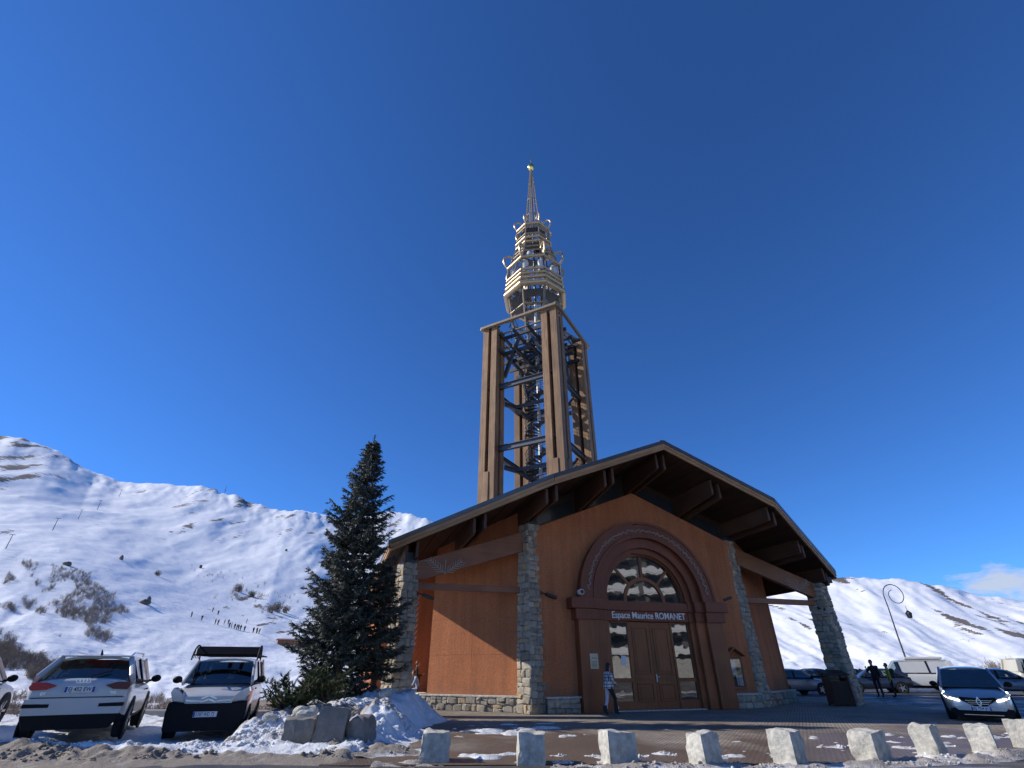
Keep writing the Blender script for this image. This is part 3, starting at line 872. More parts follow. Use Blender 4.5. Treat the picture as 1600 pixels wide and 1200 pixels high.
# stone plinths with slab copings
def plinth(p, q, z1, th, seed, outn):
    p = Vector(p); q = Vector(q); d = q - p; n = Vector(outn).normalized()
    c = (p + q) / 2
    m = MB(); m.box((c.x - n.x * th / 2 + n.x * .0, c.y - n.y * th / 2, z1 / 2), (d.length, th, z1), math.atan2(d.y, d.x))
    o = m.build('plinth', M['mortar'], hall)
    masonry(o, (c.x, c.y, 0), (d.x, d.y, 0), (n.x, n.y, 0), lambda z: (d.length, 0), 0, z1, seed, .16, .3, .2, .5, .06)
    cp = MB(); cp.box((c.x - n.x * (th / 2 - .03), c.y - n.y * (th / 2 - .03), z1 + .035), (d.length + .08, th + .1, .066), math.atan2(d.y, d.x))
    cp.build('coping', M['granite'], o, bevel=.012)
    return o
for sx in (-1, 1):
    P = Vector((sx * 5.3, .9)); Q = Vector((9.4, 3.1) if sx > 0 else (-9.1, 4.1))
    d = (Q - P).normalized(); n = Vector((-d.y * -sx, d.x * -sx))
    if n.y > 0: n = -n
    a = P + n * .2 + d * .1; b = Q + n * .2 + d * .15
    if sx < 0: a, b = b, a
    plinth(a, b, .5, .3, 70 + sx, n)
    x0, x1 = (-5.05, -3.66) if sx < 0 else (3.66, 5.0)
    plinth((x0, .22), (x1, .22), .5, .3, 80 + sx, (0, -1))
    # return plinth at the far end of the wing
    e0 = Q + d * .18 + n * .15
    a, b = (Vector((e0.x, Q.y + 1.5)), Vector((e0.x, e0.y))) if sx < 0 else (Vector((e0.x, e0.y)), Vector((e0.x, Q.y + 1.5)))
    plinth(a, b, .5, .3, 90 + sx, (sx, 0))
    # big slanted beam and rail between the pillars
    T = lambda u, v, w: (u, .62 + w, v)
    MB().poly([(sx * 5.75, 6.92), (sx * 10.5, 5.36), (sx * 10.5, 4.66), (sx * 10.2, 4.66), (sx * 5.75, 6.06)], [], T, .24).build('slanted_beam', M['beamx'], hall, bevel=.02)
    MB().bx(sx * 5.8, sx * 10.45, .8, 1.0, 4.31, 4.56).build('rail', M['rail'], hall, bevel=.015)
    # iron shoes on the pillar heads
    for lx, tz in ((5.45, 7.22), (10.78, 5.3)):
        MB().box((sx * lx, .85, tz + .06), (.62, .5, .16)).box((sx * lx, .85, tz + .25), (.3, .36, .3)).build('bearing_plate', M['steel'], hall)

# portal -------------------------------------------------------------------
def half_ring(r0, r1, y0, y1, name, mat, zc=4.15, seg=40, parent=hall, bevel=.02):
    out = [(r1 * math.cos(math.pi * i / seg), zc + r1 * math.sin(math.pi * i / seg)) for i in range(seg + 1)]
    inn = [(r0 * math.cos(math.pi * i / seg), zc + r0 * math.sin(math.pi * i / seg)) for i in range(seg, -1, -1)]
    return MB().poly(out + inn, [], TW(y0), y1 - y0).build(name, mat, parent, smooth=30, bevel=bevel)
portal = MB().bx(-2.4, 2.4, .66, .74, 0.02, 4.16).build('portal', M['portal'], hall)
half_ring(2.76, 3.42, -.02, .5, 'arch_ring', M['portal'], parent=portal)
half_ring(2.72, 2.86, -.06, .1, 'arch_moulding', M['portal'], parent=portal)
half_ring(3.34, 3.47, -.05, .1, 'arch_moulding', M['portal'], parent=portal)
half_ring(2.29, 2.80, .14, .6, 'arch_ring', M['portal'], parent=portal)
half_ring(2.02, 2.32, .30, .7, 'arch_ring', M['portal'], parent=portal)
half_ring(1.96, 2.06, .42, .7, 'window_frame', M['door'], parent=portal)
for sx in (-1, 1):
    MB().bx(sx * 2.76, sx * 3.62, 0, .48, 0.015, 3.31).build('jamb', M['jamb'], portal, bevel=.015)
    MB().bx(sx * 2.3, sx * 2.765, .15, .62, 0.015, 3.32).build('jamb', M['jamb'], portal, bevel=.015)
    MB().bx(sx * 2.06, sx * 2.31, .31, .66, 0.015, 3.33).build('jamb', M['jamb'], portal, bevel=.015)
    for (x0, x1, yf) in ((2.74, 3.74, -.08), (2.28, 2.76, .10), (2.02, 2.3, .26)):
        MB().bx(sx * x0, sx * x1, yf, .6, 3.30, 3.715).build('entablature', M['portal'], portal, bevel=.012)
        MB().bx(sx * x0, sx * (x1 + (.2 if x1 > 3 else 0)), yf - .07, .6, 3.72, 4.152).build('cornice', M['portal'], portal, bevel=.012)
MB().bx(-2.03, 2.03, .30, .66, 3.305, 3.71).build('sign_band', M['portal'], portal, bevel=.012)
MB().bx(-2.03, 2.03, .22, .66, 3.715, 4.10).build('transom', M['portal'], portal, bevel=.012)

# fanlight: five panes and their glazing bars
def sector(r0, r1, a0, a1, y, name, mat, parent, th=.012, seg=14):
    o = [(r1 * math.cos(R(a0 + (a1 - a0) * i / seg)), 4.1 + r1 * math.sin(R(a0 + (a1 - a0) * i / seg))) for i in range(seg + 1)]
    if r0 > 0: o += [(r0 * math.cos(R(a1 - (a1 - a0) * i / seg)), 4.1 + r0 * math.sin(R(a1 - (a1 - a0) * i / seg))) for i in range(seg + 1)]
    return MB().poly(o, [], TW(y), th).build(name, mat, parent)
for i, (a0, a1) in enumerate(((1, 46), (46, 90), (90, 134), (134, 179))):
    o = sector(1.02, 2.0, a0 + .5, a1 - .5, .575, 'pane', M['glass'], portal); o.rotation_euler = (R((-.15, .1, -.05, .2)[i]), 0, R((.12, -.1, .06, -.1)[i]))
sector(0.0001, .98, 1, 179, .578, 'pane', M['glass'], portal)
half_ring(.93, 1.08, .50, .64, 'glazing_arc', M['door'], 4.1, parent=portal, bevel=.01)
for a in (46, 90, 134):
    c, s = math.cos(R(a)), math.sin(R(a))
    MB().beam((c * 1.05, .56, 4.1 + s * 1.05), (c * 2.0, .56, 4.1 + s * 2.0), .12, .09, up=(0, 1, 0)).build('glazing_bar', M['door'], portal)

# doors and side lights
def door_leaf(x0, x1, hand):
    s = 1 if hand > 0 else -1
    leaf = MB().bx(x0, x1, .47, .53, .06, 3.29).build('door_leaf', M['door'], portal, bevel=.006)
    w = x1 - x0
    for (z0, z1) in ((.32, .98), (1.3, 3.08)):
        T = TW(.44)
        for nm, ins, d in (('panel_moulding', .13, .03), ):
            a, b = x0 + ins, x1 - ins
            MB().poly([(a, z0), (b, z0), (b, z1), (a, z1)], [[(a + .05, z0 + .05), (a + .05, z1 - .05), (b - .05, z1 - .05), (b - .05, z0 + .05)]], T, .03).build(nm, M['door'], leaf, bevel=.008)
        MB().bx(x0 + .24, x1 - .24, .453, .472, z0 + .11, z1 - .11).build('panel', M['door'], leaf, bevel=.01)
    MB().bx(x0 + .02, x1 - .02, .455, .47, 1.08, 1.2).build('rail', M['door'], leaf, bevel=.005)
    return leaf
lf = door_leaf(-1.04, -.004, -1); rg = door_leaf(.004, 1.04, 1)
m = MB().bx(.03, .07, .42, .445, 1.02, 1.30).tube([(.05, .43, 1.2), (.05, .38, 1.2), (.16, .375, 1.2)], .012, 6)
m.build('handle', M['whitepaint'], rg)
for sx in (-1, 1):
    T = TW(.44)
    x0, x1 = sorted((sx * 1.045, sx * 2.07))
    MB().poly([(x0, .06), (x1, .06), (x1, 3.3), (x0, 3.3)], [[(x0 + .1, .36), (x0 + .1, 1.02), (x1 - .08, 1.02), (x1 - .08, .36)], [(x0 + .1, 1.16), (x0 + .1, 3.24), (x1 - .08, 3.24), (x1 - .08, 1.16)]], T, .1).build('window_frame', M['door'], portal, bevel=.008)
    o = MB().bx(x0 + .08, x1 - .06, .49, .5, .34, 1.04).build('pane', M['glass'], portal)
    o = MB().bx(x0 + .08, x1 - .06, .492, .502, 1.14, 3.26).build('pane', M['glass'], portal)
MB().bx(-1.52, -1.3, .482, .487, 1.62, 1.98).build('paper_notice', M['paper'], portal)
MB().bx(-2.2, 2.2, .3, .7, 0.013, .05).build('threshold', M['granite'], portal)

# lettering
def text_obj(body, size, mat, parent, loc, rot=(math.pi / 2, 0, 0), extrude=.01, offset=0, name='lettering', align='CENTER', sx=1.0):
    cu = bpy.data.curves.new(name, 'FONT'); cu.body = body; cu.size = size; cu.extrude = extrude; cu.offset = offset
    cu.align_x = align; cu.align_y = 'CENTER'; cu.resolution_u = 3
    t = bpy.data.objects.new(name, cu); col.objects.link(t)
    dg = bpy.context.evaluated_depsgraph_get(); dg.update()
    me = bpy.data.meshes.new_from_object(t.evaluated_get(dg)); bpy.data.objects.remove(t)
    me.materials.clear(); me.materials.append(mat)
    o = link_mesh(name, me, parent, loc, rot, (sx, 1, 1))
    return o
t = text_obj('Espace Maurice ROMANET', .38, M['letter'], hall, (-.02, .285, 3.525), extrude=.014, offset=.0035, name='lettering', sx=1)
w_ = t.dimensions.x
t.scale.x = 3.72 / max(w_, .1)
t['label'] = 'white serif sign lettering across the portal'
# small serifs under and over the strokes
pl = MB().bx(-3.22, -2.86, -.022, -.002, 1.5, 2.04).build('plaque', M['cream'], portal, bevel=.004)
text_obj('Vivre', .11, M['darkprint'], pl, (-3.04, -.024, 1.88), extrude=.001)
for i in range(5):
    MB().bx(-3.17, -2.91 - .04 * (i % 2), -.0245, -.022, 1.56 + i * .045, 1.574 + i * .045).build('text_line', M['darkprint'], pl)

# string of little lights wound round the arch
rl = random.Random(4)
string = MB()
for strand in range(2):
    pts = []
    for i in range(121):
        a = math.pi * (.035 + .93 * i / 120)
        rr = 3.06 + .05 * math.sin(i * 1.7 + strand * 2) + rl.uniform(-.05, .05)
        pts.append((rr * math.cos(a), -.045 - .012 * rl.random(), 4.15 + rr * math.sin(a)))
    string.tube(pts, .007, 4)
    for p in pts: string.box(p, (.022, .022, .022))
o = string.build('light_string', M['bulb'], None, loc=(BO[0], BO[1], 0), rot=(0, 0, BA))
tag(o, 'unlit string of small pale lights following the portal arch', 'light string')
# branch-shaped light ornaments on the slanted beams
for sx in (-1, 1):
    bo = MB(); c = Vector((sx * 9.3, .6, 5.02))
    def tw(a, b): bo.tube([a, b], .011, 4)
    for side in (-1, 1):
        b0 = c + Vector((0, 0, -.1)); tip = c + Vector((side * .72, 0, .46))
        tw(b0, tip)
        for k_ in range(1, 7):
            q = b0.lerp(tip, k_ / 7)
            tw(q, q + Vector((side * .02, 0, .26 - .015 * k_))); tw(q, q + Vector((side * .26, 0, -.02)))
    tw(c + Vector((0, 0, -.1)), c + Vector((0, 0, .45)))
    o = bo.build('branch_ornament', M['bulb'], None, loc=(BO[0], BO[1], 0), rot=(0, 0, BA))
    tag(o, 'pale branch-shaped light ornament on the slanted beam %s' % ('beside the spruce' if sx < 0 else 'on the car park side'), 'ornament')

# notice board on the right of the portal
nbd = empty('notice_board', B2W(4.12, .45, 0), BA, 'wooden notice board with small gabled hood beside the portal', 'notice board')
MB().bx(-.38, .38, -.08, 0, .72, 1.95).build('case', M['jamb'], nbd, bevel=.01)
TWn = lambda u, v, w: (u, -.13 + w, v)
MB().poly([(-.38, .72), (.38, .72), (.38, 1.95), (-.38, 1.95)], [[(-.31, .8), (-.31, 1.87), (.31, 1.87), (.31, .8)]], TWn, .05).build('frame', M['beamx'], nbd, bevel=.008)
for s_ in (-1, 1): MB().beam((s_ * .52, -.14, 2.0), (0, -.14, 2.32), .3, .05).build('hood_board', M['jamb'], nbd)
for (a, b, c, d, mm) in ((-.26, -.06, 1.25, 1.82, 'paper'), (.0, .24, 1.3, 1.8, 'darkprint'), (-.06, .04, .86, 1.84, 'paper'), (-.28, -.08, .84, 1.2, 'darkprint'), (.06, .27, .84, 1.24, 'paper')):
    MB().bx(a, b, -.087, -.083 + .002 * (mm == 'paper'), c, d).build('sheet_of_paper', M[mm], nbd)
MB().bx(-.31, .31, -.105, -.1, .8, 1.87).build('pane', glass_car('notice glass', (.9, .92, .94), .1), nbd)

# floodlights on the pillars, camera on the cornice, loudspeaker under the eave
def flood(lx, ly, z, side, label, name='floodlight'):
    e = empty(name, B2W(lx, ly, z), BA, label, 'floodlight', 'floodlights on the pillars')
    MB().tube([(0, 0, .12), (side * .22, -.06, .05)], .022, 6).box((0, 0, .1), (.06, .1, .14)).build('bracket', M['black'], e)
    MB().box((side * .42, -.1, -.02), (.5, .22, .12), 0, Matrix.Rotation(side * R(17), 3, 'Y')).build('lamp_housing', M['black'], e, bevel=.02)
flood(-10.35, .65, 4.02, 1, 'black floodlight on the stone pillar beside the spruce')
flood(-5.1, .45, 4.22, 1, 'black floodlight on the stone pillar left of the portal')
flood(4.95, .6, 4.42, -1, 'black floodlight on the stone pillar right of the notice board')
flood(10.2, .6, 4.06, 1, 'black floodlight on the outermost right stone pillar')
e = empty('security_camera', B2W(-3.42, .1, 4.16), BA, 'small white camera on the left end of the portal cornice', 'camera')
MB().lathe([(.001, 0), (.06, 0), (.05, .04), (.03, .05), (.03, .12)], 12).build('foot', M['whitepaint'], e)
MB().lathe([(.001, -.16), (.11, -.16), (.125, -.1), (.125, .1), (.1, .14), (.001, .14)], 16, (0, -.05, .2), 'y').build('housing', M['whitepaint'], e, smooth=40)
MB().lathe([(.001, -.012), (.085, -.012), (.085, .01)], 16, (0, -.21, .2), 'y').build('lens', M['black'], e)
e = empty('loudspeaker', B2W(11.05, .5, 5.35), BA, 'black box loudspeaker under the right eave', 'loudspeaker')
MB().box((.12, -.1, .18), (.34, .26, .3)).build('cabinet', M['black'], e, bevel=.02)
MB().tube([(0, .1, .2), (.12, 0, .2)], .03, 6).build('bracket', M['steel'], e)

# white ribbed wall sculpture in the recess left of the wing wall
ws = empty('wall_sculpture', B2W(-9.75, 8.38, 0), BA, 'white ribbed spiral sculpture on the recessed orange wall', 'sculpture')
for i in range(9):
    z = 2.4 + i * .28
    pts = [(-.1 + .55 * math.cos(R(a)) * 1.0, -.32 + .32 * math.sin(R(a)), z + .35 * math.cos(R(a - 40))) for a in range(-170, 10, 15)]
    MB().tube(pts, .035, 6).build('rib', M['whitepaint'], ws, smooth=True)
MB().tube([(-.62, -.35, 2.2), (-.66, -.4, 3.4), (-.5, -.38, 4.4), (-.1, -.3, 5.0)], .03, 6).build('backbone', M['steelgrey'], ws, smooth=True)
for i, (a, b, z) in enumerate(((-.75, -.35, 2.28), (-.55, .3, 1.86))):
    MB().bx(a, b, -.3, 0, z, z + .14).build('shelf_bar', M['whitepaint'], ws)
# ------------------------------------------------------------------ the bell tower
TW0 = (2.12, 33.5); TA = R(61.0)
tower = empty('bell_tower', (TW0[0], TW0[1], 0), TA, 'tall open timber bell tower with spiral stair and metal spire', 'tower')
HS = 3.32; ZT = 25.9; PW = .53; GAP = .26
for cx in (-1, 1):
    for cy in (-1, 1):
        lc = HS - PW - GAP / 2
        for px_ in (-1, 1):
            for py_ in (-1, 1):
                x = cx * lc + px_ * (PW + GAP) / 2; y = cy * lc + py_ * (PW + GAP) / 2
                MB().bx(x - PW / 2, x + PW / 2, y - PW / 2, y + PW / 2, 0, ZT - .05).build('timber_post', M['tower'], tower, bevel=.02, seg=1)
        MB().bx(cx * lc - .2, cx * lc + .2, cy * lc - .2, cy * lc + .2, 0, ZT - .2).build('steel_core', M['steel'], tower)
        # cover boards over the lower part of each gap
        for ox, oy, dx, dy in ((0, cy * (PW + GAP / 2 + .03), .42, .06), (cx * (PW + GAP / 2 + .03), 0, .06, .42)):
            MB().box((cx * lc + ox, cy * lc + oy, 6.7), (dx, dy, 13.2)).build('cover_board', M['tower'], tower, bevel=.01)
        for zz in (5, 9.95, 15.1, 20.25):
            MB().box((cx * (lc - .0), cy * lc, zz - .1), (1.0, 1.0, .12)).build('node_plate', M['steel'], tower)
def ibeam(a, b, h=.42, w=.26, mat='steelgrey', name='cross_beam'):
    m = MB(); a = Vector(a); b = Vector(b)
    up = Vector((0, 0, 1))
    m.beam(a + up * (h / 2 - .02), b + up * (h / 2 - .02), w, .04); m.beam(a - up * (h / 2 - .02), b - up * (h / 2 - .02), w, .04); m.beam(a, b, .05, h - .085)
    return m.build(name, M[mat], tower)
inn = HS - 2 * PW - GAP - .02
for zz in (9.95, 15.1, 20.25):
    for s_ in (-1, 1):
        e = HS - .55
        ibeam((-inn, s_ * e, zz), (inn, s_ * e, zz)); ibeam((s_ * e, -inn, zz), (s_ * e, inn, zz))
    zz2 = zz - 1.15
    for sx in (-1, 1):
        for sy in (-1, 1):
            ibeam((sx * inn, sy * inn, zz2), (sx * .95, sy * .95, zz2 - .25), .32, .2, 'steel', 'diagonal_beam')
            MB().tube([(sx * inn * .62, sy * (inn + .55), zz - .2), (sx * 1.35, sy * 1.35, zz2)], .09, 6).build('strut', M['steel'], tower)
    for s_ in (-1, 1):
        MB().beam((-1.35, s_ * 1.35, zz2 - .12), (1.35, s_ * 1.35, zz2 - .12), .16, .26).build('ring_beam', M['steel'], tower)
        MB().beam((s_ * 1.35, -1.35, zz2 - .12), (s_ * 1.35, 1.35, zz2 - .12), .16, .26).build('ring_beam', M['steel'], tower)
    MB().tube([(-inn, -inn - .4, zz2 + .5), (inn, -inn - .4, zz2 + .5)], .015, 4).tube([(inn + .4, -inn, zz2 + .5), (inn + .4, inn, zz2 + .5)], .015, 4).build('tie_rod', M['steel'], tower)
# spiral stair
stair = MB().tube([(0, 0, 0), (0, 0, 30)], .13, 12).build('stair_column', M['palepanel'], tower, smooth=True)
REV = 2.58; NS = 15; SR = 1.12
tread = MB().poly([(.12, -.03), (SR, -.24), (SR, .24), (.12, .06)], [], lambda u, v, w: (u, v, w), .05)
tme = tread.mesh('tread', M['steel'])
z = 5.6; k_ = 0; rail_pts = []; rail2 = []
while z < 25.6:
    a = k_ * 2 * math.pi / NS
    link_mesh('tread', tme, stair, (0, 0, z), (0, 0, a))
    x, y = SR * math.cos(a), SR * math.sin(a)
    rail_pts.append((x, y, z + 1.0)); rail2.append((x, y, z + .55))
    z += REV / NS; k_ += 1
bme = MB().tube([(SR - .02, 0, -.05), (SR, 0, 1.0)], .016, 4).mesh('baluster', M['steel'])
for i in range(k_):
    link_mesh('baluster', bme, stair, (0, 0, 5.6 + i * REV / NS), (0, 0, i * 2 * math.pi / NS))
def smooth_helix(zoff, rr, step=.2):
    n = int(k_ / step); return [(rr * math.cos(i * step * 2 * math.pi / NS), rr * math.sin(i * step * 2 * math.pi / NS), 5.6 + i * step * REV / NS + zoff) for i in range(n)]
for zo, rr, th in ((1.0, SR, .028), (.66, SR, .014), (.33, SR, .014), (-.1, SR, .05)):
    MB().tube(smooth_helix(zo, rr, .5), th, 6).build('handrail' if zo == 1 else ('stringer' if zo < 0 else 'guard_rail'), M['steel'], stair, smooth=True)
# upper steel floor under the lantern
for zz, nm in ((23.6, 'steel'), (25.2, 'steel')):
    for t_ in (-1.9, -.65, .65, 1.9):
        MB().beam((-HS + .3, t_, zz), (HS - .3, t_, zz), .16, .28).build('floor_joist', M[nm], tower)
        MB().beam((t_, -HS + .3, zz + .3), (t_, HS - .3, zz + .3), .16, .28).build('floor_joist', M[nm], tower)
for sx in (-1, 1):
    for sy in (-1, 1):
        MB().beam((sx * inn, sy * inn, 21.6), (sx * .5, sy * 2.2, 25.0), .18, .26).build('knee_brace', M['steel'], tower)
        MB().beam((sx * inn, sy * inn, 21.6), (sx * 2.2, sy * .5, 25.0), .18, .26).build('knee_brace', M['steel'], tower)
# eave frame in pale metal with hips
F = HS + .12
for z_, f_, r_ in ((ZT + .05, F, .13), (ZT - .42, HS - .75, .07)):
    c4 = [(-f_, -f_), (f_, -f_), (f_, f_), (-f_, f_)]
    for i in range(4):
        a, b = c4[i], c4[(i + 1) % 4]
        MB().beam((a[0], a[1], z_), (b[0], b[1], z_), r_ * 2, r_ * 1.7).build('eave_trim', M['bronze2'], tower, bevel=.03)
for sx in (-1, 1):
    for sy in (-1, 1):
        MB().beam((sx * F, sy * F, ZT + .15), (sx * 1.5, sy * 1.5, ZT + 1.6), .2, .16).build('hip_beam', M['bronze2'], tower)
        MB().add([(sx * F, sy * F, ZT + .23), (sx * (F - 1.3), sy * F, ZT + .23), (sx * (F - 1.2), sy * (F - 1.2), ZT + .75), (sx * F, sy * (F - 1.3), ZT + .23)], [(0, 1, 2), (0, 2, 3)]).build('corner_plate', M['steel'], tower)
# the lantern: two octagonal drums of pale tube
def octa(r, z, rot=0): return [(r * math.cos(R(rot + 45 * i)), r * math.sin(R(rot + 45 * i)), z) for i in range(8)]
def ring(r, z, th, mat='bronze', name='ring', seg=10):
    pts = octa(r, z); m = MB()
    for i in range(8):
        a = Vector(pts[i]); b = Vector(pts[(i + 1) % 8])
        m.tube([a, b], th, seg)
        m.ball(a, th, 8, 6)
    return m.build(name, M[mat], tower, smooth=True)
OR = 2.72
ring(OR, 30.15, .27); ring(OR - .02, 30.85, .17); ring(OR - .02, 31.35, .13); ring(OR - .05, 31.85, .11)
ring(OR - .15, 33.45, .14)
ring(1.75, 36.2, .12); ring(1.75, 36.75, .14); ring(1.7, 37.3, .08, 'bronze2'); ring(1.6, 38.75, .15); ring(1.6, 38.35, .08, 'bronze2')
ring(2.3, 28.2, .09, 'bronze2'); ring(2.2, 34.6, .08, 'bronze2'); ring(1.9, 35.4, .08, 'bronze2')
for i in range(8):
    a = R(45 * i); c, s = math.cos(a), math.sin(a)
    P = lambda r, z: (r * c, r * s, z)
    MB().tube([P(1.9, ZT - .3), P(2.5, 30.1)], .1, 6).build('lantern_post', M['bronze2'], tower)
    MB().tube([P(OR - .1, 30.0), P(OR - .2, 33.5)], .08, 6).build('lantern_post', M['steelgrey'], tower)
    MB().tube([P(OR - .25, 33.5), P(1.75, 36.2), P(1.62, 38.8)], .075, 6).build('lantern_post', M['bronze2'], tower)
    MB().tube([P(1.62, 38.8), P(.95, 40.2)], .05, 6).build('lantern_post', M['bronze2'], tower)
    MB().tube([P(.78, 39.4), P(.7, 40.5), P(.1, 49.1)], [.07, .065, .04], 6).build('spire_rod', M['bronze'], tower, smooth=True)
    # loops standing on the ring corners
    for hp, th in (([(OR - .16, 33.45), (OR + .12, 33.8), (OR + .26, 34.25), (OR + .2, 34.7), (OR - .1, 35.0), (OR - .5, 35.02), (2.0, 34.8)], .11),
                   ([(1.6, 38.75), (1.84, 39.05), (1.95, 39.4), (1.86, 39.75), (1.6, 39.98), (1.3, 40.0), (1.0, 39.8)], .08)):
        pts = []
        for q in range(len(hp) - 1):
            for t_ in (0, .34, .67):
                p0, p1, p2, p3 = hp[max(q - 1, 0)], hp[q], hp[q + 1], hp[min(q + 2, len(hp) - 1)]
                cr = [.5 * (2 * p1[k] + (p2[k] - p0[k]) * t_ + (2 * p0[k] - 5 * p1[k] + 4 * p2[k] - p3[k]) * t_ ** 2 + (3 * p1[k] - p0[k] - 3 * p2[k] + p3[k]) * t_ ** 3) for k in (0, 1)]
                pts.append(P(*cr))
        MB().tube(pts, th, 8).build('loop', M['bronze'], tower, smooth=True)
    # inner columns and bells
    MB().tube([P(1.35, 30.2), P(1.3, 34.6)], .06, 5).build('inner_post', M['steel'], tower)
    MB().lathe([(.001, 1.55), (.26, 1.55), (.33, 1.3), (.35, .3), (.4, .05), (.42, 0), (.38, 0)], 14, P(1.95, 31.9)).build('bell', M['palepanel'], tower, smooth=45)
    if i % 2 == 0:
        MB().lathe([(.001, .75), (.12, .75), (.2, .55), (.23, .2), (.32, 0), (.28, 0)], 14, P(.85, 37.2)).build('bell', M['bronze2'], tower, smooth=45)
        MB().lathe([(.001, .7), (.12, .7), (.2, .5), (.23, .2), (.32, 0), (.28, 0)], 14, P(1.0, 34.9)).build('bell', M['palepanel'], tower, smooth=45)
    b = R(45 * (i + 1)); P2 = lambda r, z: (r * math.cos(b), r * math.sin(b), z)
    MB().tube([P(2.45, 26.6), P2(2.5, 29.9)], .045, 5).build('brace', M['steel'], tower)
    MB().tube([P(2.5, 31.9), P2(2.5, 33.4)], .03, 5).build('brace', M['steel'], tower)
for r_, z_ in ((2.3, 29.7), (1.5, 36.0), (1.3, 38.4)):
    MB().poly([(p[0], p[1]) for p in octa(r_, 0)], [[(p[0], p[1]) for p in octa(r_ * .55, 0)][::-1]], lambda u, v, w: (u, v, z_ + w), .08).build('grating', M['steel'], tower)
MB().tube([(0, 0, 30), (0, 0, 49.3)], [.12, .05], 8).build('mast', M['steelgrey'], tower, smooth=True)
ring(.74, 41.2, .04, 'bronze2'); ring(.5, 43.8, .035, 'bronze2'); ring(.3, 46.4, .03, 'bronze2')
MB().lathe([(.03, 48.95), (.16, 49.0), (.3, 49.2), (.38, 49.45), (.36, 49.7), (.2, 49.9), (.04, 49.95)], 20).build('finial_ball', M['gold'], tower, smooth=True)
MB().tube([(0, 0, 49.9), (0, 0, 50.6), (0, 0, 52.4)], [.05, .03, .012], 6).tube([(-.13, 0, 50.5), (.13, 0, 50.5)], .02, 5).build('finial_rod', M['gold'], tower)
# ------------------------------------------------------------------ vegetation
def foliage_mat(name, c1, c2):
    m, nt, bs = new_mat(name)
    v = coords(nt, 'World')
    n = noise(nt, 2.2, 5, .7, v); n2 = noise(nt, 23, 2, .6, v)
    c = mixc(nt, ramp(nt, [(.3, 0), (.7, 1)], n), c1, c2)
    c = mixc(nt, 1, c, ramp(nt, [(.3, .6), (.7, 1.5)], n2), 'MULTIPLY')
    nt.links.new(c, bs.inputs['Base Color']); bs.inputs['Roughness'].default_value = .6; bs.inputs['Specular IOR Level'].default_value = .3
    return m
M['needle'] = foliage_mat('blue spruce needles', (.036, .042, .032), (.09, .095, .07))
M['pine'] = foliage_mat('dwarf pine needles', (.045, .062, .022), (.10, .115, .04))

